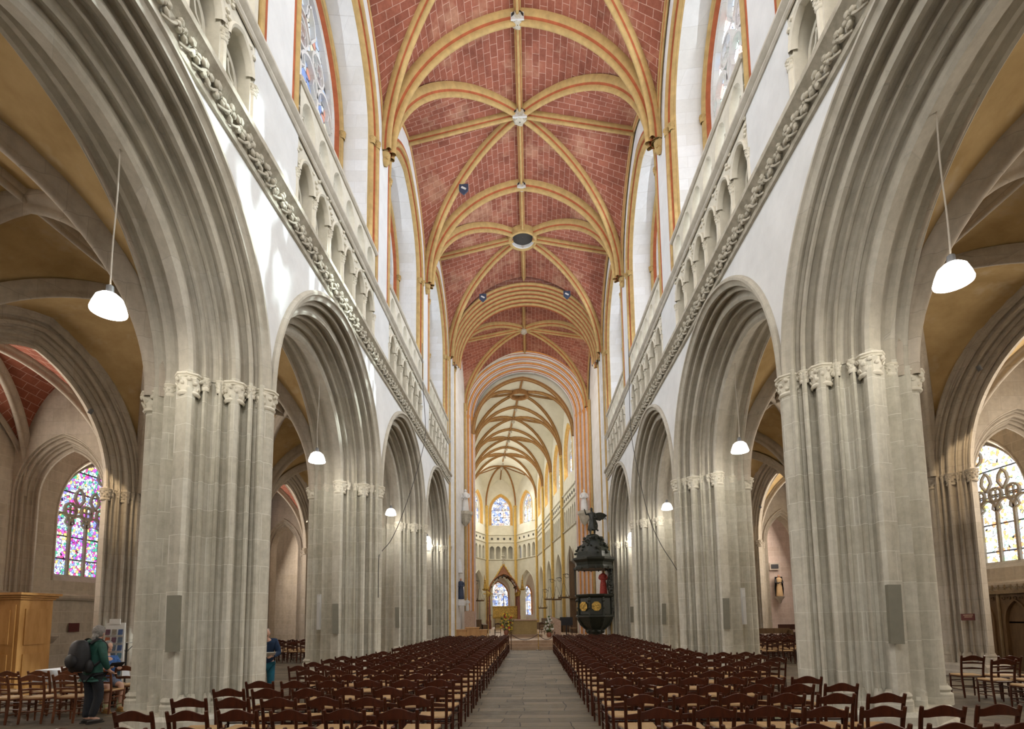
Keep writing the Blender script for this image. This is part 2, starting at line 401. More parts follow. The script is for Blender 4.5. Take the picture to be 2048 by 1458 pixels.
# ---- floor
def floor_mat():
    m,t,b=nt('flagstones'); p=pos(t)
    w=noise(t,p,.9,2); d=t.nodes.new('ShaderNodeVectorMath'); d.operation='MULTIPLY_ADD'
    nn=N(t,'ShaderNodeTexNoise',Scale=.8,Detail=2); t.links.new(p,nn.inputs['Vector'])
    t.links.new(nn.outputs['Color'],d.inputs[0]); d.inputs[1].default_value=(.25,.10,0); t.links.new(p,d.inputs[2])
    br=N(t,'ShaderNodeTexBrick',Scale=1.0,Mortar_Size=.012,Mortar_Smooth=.4,Bias=0,Brick_Width=.85,Row_Height=.36)
    br.offset=.37; br.squash=1.6; br.squash_frequency=3
    br.inputs['Color1'].default_value=(.085,.068,.046,1); br.inputs['Color2'].default_value=(.205,.172,.118,1); br.inputs['Mortar'].default_value=(.035,.029,.022,1)
    t.links.new(d.outputs[0],br.inputs['Vector'])
    big=noise(t,p,.8,6,.7); col=mix(t,.85,br.outputs[0],ramp(t,big,[(.3,(.55,.53,.50)),(.5,(.95,.92,.88)),(.72,(1.15,1.12,1.1))]),'MULTIPLY')
    fine=noise(t,p,6,6,.7); col=mix(t,.5,col,ramp(t,fine,[(.3,(.6,.58,.55)),(.65,(1.1,1.1,1.1))]),'MULTIPLY')
    t.links.new(col,b.inputs['Base Color']); t.links.new(ramp(t,fine,[(.3,(.55,)*3),(.7,(.80,)*3)]),b.inputs['Roughness'])
    h=mix(t,.75,fine,br.outputs['Fac'],'SUBTRACT'); bump(t,b,h,.015,.5); b.inputs['Specular IOR Level'].default_value=.45
    return m
MAT['floor']=floor_mat()
f=MB(); f.box((0,33,-.1),(44,84,.2)); tag(f.build('floor',MAT['floor']),kind='structure')
# ---- piers
def pier_plan(U_,V_,g,s=1.0):
    h=[(v-V_,g+u) for u,v in pdiag(U_,V_,s)]
    h=h+[(V_-v,g+u) for u,v in reversed(pdiag(U_,V_,s,PA)[:-1])]
    return h+[(x,-y) for x,y in reversed(h)]
CAPT=[(.20,.0,.062),(.41,-.02,.135),(.595,-.01,.055),(.79,-.01,.055)]
def pier(s,X,y,U_=U,V_=V,g=.115,ztop=ZS,name='clustered_pier',label='',group=None,sc=1.0,half=0,mat='pier',capm='tri'):
    e=empty(name,(s*X,y,0)); tag(e,label,'pier',group)
    plan=pier_plan(U_,V_,g,sc*1.55)
    if half: plan=[(dx,min(dy,.0+g+.02) if half<0 else max(dy,-.02)) for dx,dy in plan]
    def ring(k,z): return [(dx*s*k,dy*k,z) for dx,dy in plan]
    b=MB()
    levels=[(1.0,.30),(1.0,1.6),(1.0,2.8),(1.0,4.2),(1.0,ztop+.05)]
    b.grid([ring(k,z) for k,z in levels],0,True)
    for q in (-1,1): b.lathe([(.145*sc,.3),(.145*sc,ztop)],(q*(V_-.06),0,0),14)
    b.lathe([(.16*sc,.3),(.16*sc,ztop)],(s*(V_+.08),0,0),14)
    b.build('shaft',MAT[mat],e,ang=28)
    p=MB()
    oct_=[(V_+.20,.26),(V_*.5+.22,U_*.5+.34),(.34,U_+g+.24)]
    def oring(k,z):
        q=oct_; r=[(x,y_) for x,y_ in q]+[(-x,y_) for x,y_ in reversed(q)]; r=r+[(x,-y_) for x,y_ in reversed(r)]
        return [(x*k,y_*k,z) for x,y_ in r]
    p.grid([oring(1.05,0),oring(1.05,.12),oring(1.0,.17),oring(.99,.29),oring(.93,.35)],0,True); p.poly(oring(.93,.35))
    p.build('plinth',MAT[mat],e,ang=25)
    l=sqrt(U_*U_+V_*V_); n=(V_/l,-U_/l)
    spots=[]
    for t,d,r in CAPT:
        for qy in (-1,1): spots.append((-s*(V_-(V_*t+n[1]*d)),qy*(g+U_*t+n[0]*d),r*sc))
    for qy in (-1,1): spots.append((0,qy*(g+U_-.03),.14*sc))
    for qy in (-1,1): spots.append((s*(V_-V_*.45),qy*(g+U_*.45),.07*sc))
    spots.append((-s*(V_-.06),0,.145*sc)); spots.append((s*(V_+.08),0,.17*sc))
    for i,(x,y_,r) in enumerate(spots):
        if half and y_*half<-.3: continue
        c=MB(); hh=.34 if r>.12*sc else .20
        leafcap(c,(x,y_,ztop-hh),r*1.02,hh,12,seed=i*7+int(y*10)); c.build('capital',MAT[capm],e,ang=40)
        c=MB(); r2=r*1.02
        c.lathe([(r2*1.35,.33),(r2*1.35,.50),(r2*1.15,.53),(r2*1.28,.57),(r2*1.2,.60),(r2*1.0,.63),(r2,.66)],(x,y_,0),12); c.build('shaft_base',MAT[mat],e,ang=40)
    return e
PL=['with a flat grey speaker panel, cut by the bottom edge','second along from the camera, with two slim wall panels','third along, slim speaker panel facing the nave','half built into the crossing arch']
for s in (-1,1):
    sd=SIDE[s]
    for i,y in enumerate(T):
        lb=[f'nearest big clustered stone pier on the {sd} of the nave, grey speaker panel on it',
            f'second clustered stone pier of the {sd} arcade, two slim wall fixtures on it',
            f'third clustered stone pier of the {sd} arcade, between the second and fourth arches',
            f'last stone pier of the {sd} arcade, joined to the striped crossing pier'][i]
        pier(s,W+V,y,label=lb,group=f'piers of the {sd} nave arcade')
# ---- arcade arches
for s in (-1,1):
    for (yc,i) in bays():
        m=MB(); arch_sweep(m,fullprof(s=1.3),HA,ARC_C,ZS,Pn(s,yc),n=22)
        o=m.build('arcade_arch',MAT['arch'],ang=28)
        tag(o,[f'huge moulded arch of the {SIDE[s]} arcade, nearest and cut by the frame',f'second moulded stone arch of the {SIDE[s]} nave arcade',f'third moulded stone arch of the {SIDE[s]} nave arcade',f'small far fourth arch of the {SIDE[s]} arcade beside the crossing'][i],'arch',f'arches of the {SIDE[s]} nave arcade')
# ---- nave walls
ZB0,ZB1=9.33,9.85
TW=2.62; TP=TW*2/6
CO=dict(a=2.9,c=.43,zs=16.6)
for s in (-1,1):
    m=MB()
    for (yc,i) in bays():
        P=Pn(s,yc); hl=L/2
        spandrel(m,HA,ARC_C,ZS,-hl,hl,ZB1,P,0,n=22,mat=0)
        spandrel(m,HA,ARC_C,ZS,-hl,hl,ZB1+1.0,lambda h,z,v:P(h,z,v),2*V+.02,n=22,mat=0)
        # triforium wall
        a=.345;c=.10;zs=10.93
        for q in range(6):
            hc=-TW+TP*(q+.5)
            Pq=lambda h,z,v,hc=hc:P(h+hc,z,v)
            spandrel(m,a,c,zs,-TP/2,TP/2,11.78,Pq,.02,n=6,zb=ZB1,mat=2)
            arch_sweep(m,[(0,.02),(.0,.42)],a,c,zs,Pq,zb=ZB1,n=6,mats=2)
        for sg in (-1,1):
            x0,x1=sorted((sg*TW,sg*hl)); m.add([P(x0,ZB1,0),P(x1,ZB1,0),P(x1,11.9,0),P(x0,11.9,0)],[(0,1,2,3)],0)
            m.add([P(sg*TW,ZB1,0),P(sg*TW,ZB1,.05),P(sg*TW,11.9,.05),P(sg*TW,11.9,0)],[(0,1,2,3)],0)
        m.add([P(-TW,ZB1,1.3),P(TW,ZB1,1.3),P(TW,11.9,1.3),P(-TW,11.9,1.3)],[(0,1,2,3)],2)
        m.add([P(-TW,ZB1+.01,0),P(TW,ZB1+.01,0),P(TW,ZB1+.01,1.3),P(-TW,ZB1+.01,1.3)],[(0,1,2,3)],2)
        for sg in (-1,1): m.add([P(sg*TW,ZB1,.3),P(sg*TW,ZB1,1.3),P(sg*TW,11.9,1.3),P(sg*TW,11.9,.3)],[(0,1,2,3)],2)
        # clerestory wall
        spandrel(m,CO['a'],CO['c'],CO['zs'],-hl,hl,22.6,P,0,n=14,zb=11.78,mat=0)
        m.add([P(-3,11.82,0),P(3,11.82,0),P(3,11.82,1.4),P(-3,11.82,1.4)],[(0,1,2,3)],0)
    # plain length behind the viewpoint
    m.add([(s*W,-6,0),(s*W,TT[0],0),(s*W,TT[0],22.6),(s*W,-6,22.6)],[(0,1,2,3)],0)
    tag(m.build(f'wall_{SIDE[s]}',[MAT['white'],MAT['whiteblock'],MAT['tri']],ang=30),kind='structure')
# ---- triforium dressings per bay
def tri_group(s,yc,i):
    P=Pn(s,yc); e=empty('triforium_arcade',(s*W,yc,ZB1))
    tag(e,f'row of six small pointed openings above the {["nearest","second","third","fourth"][i]} {SIDE[s]} arch, under a stone rail','triforium',f'triforium arcades on the {SIDE[s]} wall')
    loc=(s*W,yc,ZB1)
    for q in range(7):
        hc=-TW+TP*q; c=MB()
        for v,r,dz in ((.02,.055,0),(.30,.045,-.22)):
            x,y,z=P(hc,0,v)
            c.lathe([(r*1.7,ZB1),(r*1.7,ZB1+.1),(r,ZB1+.2),(r,10.72+dz)],(x,y,0),8)
            leafcap(c,(x,y,10.70+dz),r*1.1,.16,8,seed=q)
        c.build('colonnette',MAT['tri'],e,loc=loc,ang=40)
    c=MB()
    for q in range(6):
        hc=-TW+TP*(q+.5); Pq=lambda h,z,v,hc=hc:P(h+hc,z,v)
        arch_sweep(c,[(-.05,.02),(-.05,-.03),(-.02,-.055),(.02,-.03),(.04,.04),(.04,.08)],.345,.10,10.93,Pq,n=6)
        # trefoil cusping further back
        arch_sweep(c,[(.0,.24),(.09,.24),(.09,.36),(0,.36)],.345,.10,10.72,Pq,zb=ZB1,n=6)
        for sg in (-1,1):
            bar(c,[(sg*.26,10.72),(sg*.12,10.80),(sg*.07,10.98),(sg*.16,11.10)],Pq,.25,.05,.1)
    c.build('arch_head',MAT['tri'],e,loc=loc,ang=35)
    c=MB(); rnd=random.Random(i+s)
    for q in range(7):
        hc=-TW+TP*q
        for k in range(9):
            h=hc+rnd.uniform(-.2,.2)*(.4+k*.12); z=10.98+k*.08
            if abs(h)>TW: continue
            x,y,zz=P(h,z,.0); c.ball((x,y,zz),(.035,.05,.04),5,3)
    c.build('carved_trim',MAT['tri'],e,loc=loc)
    # upper balustrade
    c=MB()
    for q in range(6):
        hc=-TW+TP*(q+.5); Pq=lambda h,z,v,hc=hc:P(h+hc,z,v)
        spandrel(c,.33,.16,12.26,-TP/2,TP/2,12.82,Pq,-.02,n=6,zb=11.85)
        arch_sweep(c,[(0,-.02),(.04,.05),(.04,.18)],.33,.16,12.26,Pq,zb=11.85,n=6)
        bar(c,[(-.02,12.5),(.1,12.36),(.0,12.2),(-.1,12.36),(.02,12.5)],Pq,.1,.035,.06)
        for sg in (-1,1): bar(c,[(sg*.30,12.25),(sg*.12,12.16),(sg*.06,12.02),(sg*.05,11.86)],Pq,.1,.035,.06)
    c.build('balustrade',MAT['tri'],e,loc=loc,ang=30)
    c=MB()
    prof=[(.1,12.80),(-.05,12.80),(-.09,12.84),(-.09,12.90),(-.03,12.94),(.22,12.94),(.22,12.80)]
    c.grid([[P(h,z,v) for v,z in prof] for h in (-TW-.06,TW+.06)],0,False)
    for h in (-TW-.06,TW+.06): c.poly([P(h,z,v) for v,z in prof])
    c.build('top_rail',MAT['cornice2'],e,loc=loc,ang=25)
    return e
MAT['cornice2']=plaster('rail_stone',(.50,.46,.38),(.64,.60,.52),4,.3)
for s in (-1,1):
    for yc,i in bays(): tri_group(s,yc,i)
# ---- string courses
def stringcourse(s,idx):
    y0,y1=-1.0,T[3]-.3
    m=MB(); prof=[(0,11.62),(-.03,11.62),(-.06,11.66),(-.06,11.69),(-.10,11.72),(-.14,11.77),(-.14,11.82),(-.07,11.86),(.06,11.86)]
    m.grid([[ (s*(W+v),y,z) for v,z in prof] for y in (y0,y1)]); m.poly([(s*(W+v),y1,z) for v,z in prof])
    tag(m.build(f'trim_{idx}',MAT['cornice2'],ang=25),kind='structure')
    # carved foliage cornice
    e=empty('foliage_cornice',(s*W,(y0+y1)/2,ZB0)); tag(e,f'long leaf-carved stone string course along the {SIDE[s]} nave wall','cornice')
    m=MB(); prof=[(0,ZB0-.03),(-.05,ZB0-.02),(-.07,ZB0+.04),(-.03,ZB0+.08),(-.03,ZB0+.16),(-.08,ZB0+.30),(-.17,ZB0+.38),(-.22,ZB0+.42),(-.22,ZB0+.52),(-.14,ZB0+.56),(.06,ZB0+.58)]
    loc=(s*W,(y0+y1)/2,ZB0)
    m.grid([[ (s*(W+v),y,z) for v,z in prof] for y in (y0,y1)]); m.poly([(s*(W+v),y1,z) for v,z in prof])
    m.build('moulding',MAT['cornice'],e,loc=loc,ang=25)
    m=MB(); rnd=random.Random(3+s); y=y0+4
    while y<y1-.2:
        z=ZB0+.21+rnd.uniform(-.02,.02); r=.12*rnd.uniform(.85,1.15)
        for q in range(5):
            a=q*2*pi/5+rnd.random(); yy=y+cos(a)*r*.85; zz=z+sin(a)*r*.75
            m.ball((s*(W-.11-.02*sin(q)),yy,zz),(.05,r*.52,r*.42),6,4,0,Matrix.Rotation(a,3,'X'))
        m.ball((s*(W-.10),y,z),(.06,r*.35,r*.35),6,4)
        st=[(s*(W-.07),y+.02,ZB0+.06),(s*(W-.12),y+.14,ZB0+.09),(s*(W-.13),y+.24,z-.02)]
        m.tube(curve3(st,3),.022,5); y+=.30*rnd.uniform(.85,1.15)
    m.build('carved_leaves',MAT['cornice'],e,loc=loc,ang=50)
stringcourse(-1,1); stringcourse(1,2)
# ---- clerestory windows
MAT['glass_clear']=glassmat('clerestory_glass',[(.85,.95,1.0),(.25,.40,.85),(.9,.95,.98),(.75,.85,.95),(.2,.35,.7),(.95,.9,.7),(.55,.7,.95),(.8,.35,.25),(.9,.95,1)],4.0,.03,.9,.9)
MAT['glass_bright']=glassmat('bright_clerestory_glass',[(1,1,1),(.9,.95,1.0),(.95,.8,.85),(1,1,.95),(.6,.75,1),(.9,.55,.5),(1,1,1),(.7,.9,.8)],4.0,.02,1.5,.9)
wn=[0]
def clerestory(s,yc,i):
    P=Pn(s,yc); wn[0]+=1; e=empty(f'window_{wn[0]}',(s*(W+1.3),yc,14)); loc=(s*(W+1.3),yc,14); tag(e,kind='structure')
    prof=[(-.05,-.0),(-.03,-.02,),(.0,-.02),(.04,.0),(.06,-.01),(.09,-.045),(.14,-.055),(.19,-.03),(.21,.03),(.21,.05),(.25,.10),(.26,.10),(.28,.07),(.33,.065),(.37,.10),(.38,.16),(.40,.17),(.40,.22),
          (.44,1.0),(.45,1.0),(.48,.95),(.54,.94),(.60,.98),(.61,1.04),(.63,1.06),(.68,1.16),(.70,1.16),(.72,1.20),(.74,1.42)]
    mi=[1,1,1,0,0,0,0,0,1,1,1,0,0,0,0,0,0,2,0,0,0,0,0,1,1,2,2,2]
    m=MB(); arch_sweep(m,prof,CO['a'],CO['c'],CO['zs'],P,zb=11.84,n=14,mats=mi)
    m.build('surround',[MAT['ochre'],MAT['red'],MAT['whiteblock']],e,loc=loc,ang=40)
    # ring capitals
    for hh,v in ((CO['a']-.14,.0),(CO['a']-.33,.10),(CO['a']-.54,.97)):
        for sg in (-1,1):
            c=MB(); x,y,z=P(sg*hh,16.45,v); leafcap(c,(x,y,z),.075,.2,8,seed=i); c.build('capital',MAT['ochre'],e,loc=loc)
    a=CO['a']-.72
    m=MB(); tracery(m,a,CO['c'],CO['zs'],11.8,P,1.22,lights=4,w=.10,d=.18)
    bar(m,[(p[0],p[1]) for p in arch_pts(a,CO['c'],CO['zs'],12)],P,1.2,.10,.2)
    m.build('tracery',MAT['whiteblock'],e,loc=loc,ang=30)
    m=MB(); archpane(m,a+.05,CO['c'],CO['zs'],11.8,P,1.36); m.build('pane',MAT['glass_clear'] if s<0 else MAT['glass_bright'],e,loc=loc)
for s in (-1,1):
    for yc,i in bays(): clerestory(s,yc,i)
# ---- nave vault
SV=16.9; HV=4.95
for i in range(-1,4):
    y0=(TT[i] if i>=0 else TT[0]-L); y1=y0+L
    vault(lambda x,y,z:(x-.05,y,z),W,y0,y1,SV,HV,Hw=3.95,web=MAT['brickv'],rib=[MAT['ochre'],MAT['red']],ribw=.165,ribd=.40,trans=(i>=0,False),ring=(i==3),n=14)
# corbels
for s in (-1,1):
    for i,y in enumerate(T[:3]):
        c=MB(); c.lathe([(.02,-.42),(.09,-.36),(.13,-.26),(.10,-.18),(.16,-.10),(.17,0),(.12,.04)],(s*(W-.06),y,SV+.0),10,wob=lambda a,z:1+.12*sin(5*a+z*30))
        for q in range(4): c.ball((s*(W-.15),y-.09+.06*q,SV-.2-.03*(q%2)),.05,6,4)
        o=c.build('corbel',MAT['ochre'],loc=(s*W,y,SV)); tag(o,f'carved ochre head corbel under the vault ribs, {["nearest","middle","farthest"][i]} on the {SIDE[s]} wall','corbel')
# bosses
def boss(x,y,z,lb,sc=1.0,shield=False):
    b=MB(); b.lathe([(.02,-.30),(.14,-.28),(.20,-.20),(.24,-.08),(.20,.0),(.16,.1)],(0,0,0),10,wob=lambda a,zz:1+.15*sin(6*a+zz*20))
    for q in range(5): b.ball((.15*cos(q*1.257),.15*sin(q*1.257),-.2),.07,6,4)
    if shield:
        b.prism([(-.22,-.12,-.28),(.22,-.12,-.28),(.22,-.12,-.02),(0,-.12,.2),(-.22,-.12,-.02)][::-1],(0,-.05,0),1)
        b.prism([(-.2,-.18,-.2),(0,-.18,0),(.2,-.18,-.2),(.2,-.18,-.1),(0,-.18,.1),(-.2,-.18,-.1)],(0,-.02,0),2)
    b.xf(Matrix.Scale(sc,4)); b.xf(Matrix.Translation((x,y,z)))
    o=b.build('vault_boss',[MAT['cornice'],MAT['silver'],MAT['black']],loc=(x,y,z)); tag(o,lb,'boss')
MAT['silver']=plain('pale_shield_paint',(.6,.6,.58),.6); MAT['black']=plain('black_paint',(.015,.015,.017),.5); MAT['blue']=plain('blue_shield_paint',(.035,.05,.09),.6)
ZC_=SV+HV
boss(-.05,T[1]+L/2,ZC_-.1,'large shield keystone with a dark chevron where eight vault ribs meet',1.3,True)
boss(-.05,T[1],ZC_-.15,'small square carved keystone on the upper transverse rib',1.0,True)
boss(-.05,T[2],ZC_-.15,'small chevron keystone on the middle transverse rib of the nave vault',.9,True)
# oculus ring
r=MB(); yr=T[2]+L/2
r.lathe([(.60,.25),(.60,.0),(.60,-.26),(.66,-.33),(.74,-.30),(.76,-.22),(.76,-.12),(.80,-.06),(.80,.20)],(-.05,yr,ZC_-.08),32,mat=0)
r.lathe([(.60,-.26),(.585,-.24),(.585,-.05)],(-.05,yr,ZC_-.08),24,mat=1); r.lathe([(.59,-.06),(.01,-.05)],(-.05,yr,ZC_-.08),24,mat=2)  # inner lining, then a disc coloured dark as the shaded hole
tag(r.build('oculus_ring',[MAT['ochre'],MAT['whiteblock'],MAT['dark']],loc=(-.05,yr,ZC_)),'round ochre stone ring in the nave vault, its hole a disc painted as shade','oculus')
# painted shields hung on ribs
for px_,py_,pz_,k in ((-2.55,T[1]+L*.78,20.3,0),(-2.6,T[2]-.05,20.6,1),(2.6,T[2]-.05,20.6,1),(-2.4,T[3]-1.0,20.0,1),(2.4,T[3]-1.0,20.0,1)):
    b=MB(); b.prism([(-.2,0,.22),(.2,0,.22),(.2,0,-.08),(0,0,-.28),(-.2,0,-.08)],(0,.06,0),0); b.box((0,-.01,.02),(.22,.02,.08),mat=1,ry=.5); b.xf(Matrix.Translation((px_,py_,pz_)))
    tag(b.build('painted_shield',[MAT['blue'],MAT['silver']],loc=(px_,py_,pz_)),['large blue heraldic shield on a diagonal rib of the nave vault','small painted heraldic shield fixed on a vault rib'][min(k,1)],'shield','heraldic shields on the vault ribs')
# ================================================================== CROSSING
def Px(yc_,x0=0): return lambda h,z,v:(x0+h,yc_+v,z)
stripes=[(0,0),(.02,-.04),(.07,-.07),(.13,-.05),(.15,.03),(.16,.06),(.22,.10),(.22,.34)]
def orders(n,du,dv,r=.075,wf=True):
    pr=[];mi=[]
    for k in range(n):
        u0,v0=k*du,k*dv
        arc=[(u0+r-r*cos(q*pi/5*1.0),v0-r*.2-r*.9*sin(q*pi/5)) for q in range(6)]
        pr+=arc; mi+=[0]*5
        pr+=[(u0+2*r+.005,v0+.03)]; mi+=[1]
        e=u0+du-.045 if wf else u0+2*r+.01
        pr+=[(e,v0+.05)]; mi+=[2 if wf else 1]
        pr+=[(max(e,u0+du-.015),v0+.10)]; mi+=[1]
        pr+=[(u0+du-.005,v0+dv-r*.4)]; mi+=[2]; mi+=[1]
    return pr,mi[:len(pr)-1]
MAT['brickplain']=stone('plain_brick_wall',(.26,.10,.065),(.38,.15,.10),joint=(.60,.40,.32),bw=.44,bh=.25,mort=.012,axes=(0,2,None))
# near crossing arch
pr,mi=orders(6,.085,.28,.085,False)
m=MB(); arch_sweep(m,pr,4.62,0,17.0,Px(29.85),n=16,k=.985,mats=mi)
o=m.build('crossing_arch',[MAT['ochre'],MAT['red'],MAT['whiteblock']],ang=40); tag(o,'wide round vault arch with ochre and red rolls, nearer of the two crossing arches','arch')
# mass of the crossing piers
for s in (-1,1):
    m=MB()
    m.box((s*5.46,30.66,8.5),(1.96,1.75,17.0)); m.box((s*5.75,34.75,11.5),(2.3,6.4,23))
    m.box((s*6.0,39.2,11.5),(2.2,2.4,23))
    tag(m.build(f'wall_{SIDE[s]}_crossing',MAT['whiteblock'],ang=20),kind='structure')
m=MB()
spandrel(m,4.62,0,17.0,-4.7,4.7,22.6,Px(29.95),0,n=16,k=.985); m.box((0,30.7,22.4),(12,1.6,.6))
tag(m.build('wall_front',MAT['brickplain'],ang=20),kind='structure')
vault(lambda x,y,z:(x-.1,y,z),W+.1,31.5,38.0,17.0,4.55,Hw=3.7,web=MAT['brickv'],rib=[MAT['ochre'],MAT['red']],ribw=.15,ribd=.34,trans=(False,False))
boss(-.12,34.75,21.35,'round carved keystone in the crossing vault',1.0)
# far crossing arch
XO=-.25
pr,mi=orders(4,.25,.45,.07)
m=MB(); arch_sweep(m,pr,4.80,0,17.0,Px(38.0,XO),n=20,k=.95,mats=mi,zb=0)
o=m.build('crossing_arch',[MAT['orange'],MAT['red'],MAT['whiteblock']],ang=40); tag(o,'striped orange and white arch and jambs opening into the choir','arch')
for k in range(4):
    for s in (-1,1):
        c=MB(); leafcap(c,(XO+s*(4.80-.24*k-.07),38.0+.45*k-.03,16.75),.10,.26,8,seed=k); c.build('capital',MAT['orange'],o)
m=MB(); spandrel(m,4.80,0,17.0,-4.9,4.9,22.8,Px(38.02,XO),0,n=16,k=.95)
tag(m.build('wall_back',MAT['brickplain'],ang=20),kind='structure')
# shafts on the crossing piers
for s in (-1,1):
    m=MB()
    for x,y,r in ((4.50,29.62,.10),(4.46,31.35,.11),(4.46,31.56,.08)): m.lathe([(r,0),(r,17.1)],(s*x,y,0),10,mat=0)
    for x,y,r in ((4.48,30.0,.13),(4.47,30.7,.12)): m.lathe([(r,0),(r,17.1)],(s*x,y,0),10,mat=1)
    for y in (37.3,37.6): m.lathe([(.08,0),(.08,17.3)],(s*4.52,y,0),10,mat=0)
    for x,y,r in ((4.50,29.62,.12),(4.46,31.35,.13),(4.47,30.5,.13)): leafcap(m,(s*x,y,16.9),r,.25,8)
    tag(m.build(f'trim_{3 if s<0 else 4}',[MAT['ochre'],MAT['whiteblock']],ang=40),kind='structure')
m=MB(); spandrel(m,4.0,0,15.7,-5.2,5.2,23,Px(40.05,-.33),0,n=16,k=1.13); spandrel(m,4.5,0,17.0,-5,5,23,Px(37.98),0,n=16,k=4.4/4.5)
tag(m.build('wall_choir_end',MAT['cream'],ang=20),kind='structure')
# ================================================================== AISLES AND CHAPELS
AW=2.80; AX=9.20; CX=12.38; CV=.42
for s in (-1,1):
    sd=SIDE[s]
    for i in range(4):
        vault(lambda x,y,z,s=s:(s*(AX+x),y,z),AW+.05,TT[i],TT[i+1],5.7,4.1,Hw=3.78,web=MAT['tan'],rib=[MAT['aisle'],MAT['aisle']],ribw=.17,ribd=.32,trans=(True,i==3),n=12,side=False)
        vault(lambda x,y,z,s=s:(s*(14.15+x),y,z),1.5,TT[i],TT[i+1],5.7,3.6,Hw=3.35,web=MAT['brickv'] if s<0 else MAT['tan'],rib=[MAT['aisle'],MAT['aisle']],ribw=.14,ribd=.28,trans=(False,False),n=10,side=False)
        # chapel arcade arch
        yc=(TT[i]+TT[i+1])/2
        P=lambda h,z,v,s=s,yc=yc:(s*(CX-CV+v),yc+h,z)
        m=MB(); arch_sweep(m,fullprof(.80,CV,.75),3.30,.55,5.7,P,n=18)
        tag(m.build('chapel_arch',MAT['aisle'],ang=28),f'moulded arch into the {["first","second","third","fourth"][i]} side chapel on the {sd}','arch',f'chapel arches on the {sd}')
        m=MB(); spandrel(m,3.30,.55,5.7,-L/2,L/2,10.4,P,0,n=18); spandrel(m,3.30,.55,5.7,-L/2,L/2,10.4,P,2*CV,n=18)
        tag(m.build(f'wall_{sd}_chapels',MAT['aisle'],ang=20),kind='structure')
    for i,y in enumerate(TT):
        if i==0: continue
        pier(s,CX,y,.80,CV,.165,5.7,'chapel_pier',f'{["","nearest","second","third","farthest"][i]} clustered stone pier between the {sd} aisle and its chapels',f'chapel piers on the {sd}',sc=.75,mat='aisle',capm='aisle')
        if i==4: continue
        P=lambda h,z,v,s=s,y=y:(s*(14.25+h),y+v-.45,z)
        m=MB(); arch_sweep(m,fullprof(.42,.45,.5,False),1.50,.5,5.7,P,zb=0,n=12)
        spandrel(m,1.50,.5,5.7,-1.6,1.6,9.6,P,0,n=12,zb=0)
        tag(m.build('transverse_arch',MAT['aisle'],ang=28),f'narrow moulded arch crossing the {sd} chapels beside the {["","nearest","second","third","farthest"][i]} chapel pier','arch',f'transverse arches in the {sd} chapels')
# chapel outer walls with windows
CA=2.05
def chapel_window(s,yc,i,gm):
    wn[0]+=1; X=15.75
    P=lambda h,z,v,s=s,yc=yc:(s*(X+v),yc+h,z)
    m=MB(); spandrel(m,2.35,.35,5.35,-L/2,L/2,9.6,P,0,n=12,zb=3.2,mat=0)
    m.add([P(-L/2,0,0),P(L/2,0,0),P(L/2,3.2,0),P(-L/2,3.2,0)],[(0,1,2,3)],0)
    tag(m.build(f'wall_{SIDE[s]}_outer',MAT['ashlar'],ang=20),kind='structure')
    m=MB(); pf=[(0,2.55),(-.10,2.55),(-.14,2.62),(-.14,2.70),(0,2.78)]
    m.grid([[P(h,z,v) for v,z in pf] for h in (-L/2,L/2)]); m.build('sill_course',MAT['aisle'],ang=20)['kind']='structure'
    e=empty(f'window_{wn[0]}',(s*X,yc,5)); loc=(s*X,yc,5); tag(e,kind='structure')
    m=MB(); arch_sweep(m,[(-.03,0),(0,-.05),(.05,-.03),(.06,.02),(.26,.30),(.28,.27),(.32,.30),(.32,.55)],2.35,.35,5.35,P,zb=3.2,n=12)
    m.add([P(-2.35,3.2,0),P(2.35,3.2,0),P(2.05,3.45,.4),P(-2.05,3.45,.4)],[(0,1,2,3)])
    m.build('surround',MAT['aisle'],e,loc=loc,ang=30)
    m=MB(); tracery(m,CA-.02,.35,5.35,3.4,P,.36,lights=6,w=.085,d=.14); m.build('tracery',MAT['aisle'],e,loc=loc,ang=30)
    m=MB(); archpane(m,CA+.05,.35,5.35,3.4,P,.45); m.build('pane',gm,e,loc=loc)
MAT['glass_magenta']=glassmat('magenta_stained_glass',[(.75,.95,.92),(.55,.10,.65),(.9,.95,1),(.35,.30,.95),(.85,.10,.35),(.75,.95,.8),(.95,.75,.25),(.60,.85,1),(.10,.55,.35),(.95,.98,1),(.75,.15,.75),(.35,.5,.95)],11.0,.030,1.35,.8)
MAT['glass_pale']=glassmat('pale_stained_glass',[(1,1,1),(1,.98,.9),(.9,.98,1),(1,1,1),(.98,.75,.25),(1,1,1),(.85,.95,.9),(.95,.45,.20),(1,1,1),(.5,.85,.65),(1,1,1),(.75,.8,.95)],9.0,.020,1.9,.95)
for s in (-1,1):
    for yc,i in bays(): chapel_window(s,yc,i,MAT['glass_magenta'] if s<0 else MAT['glass_pale'])
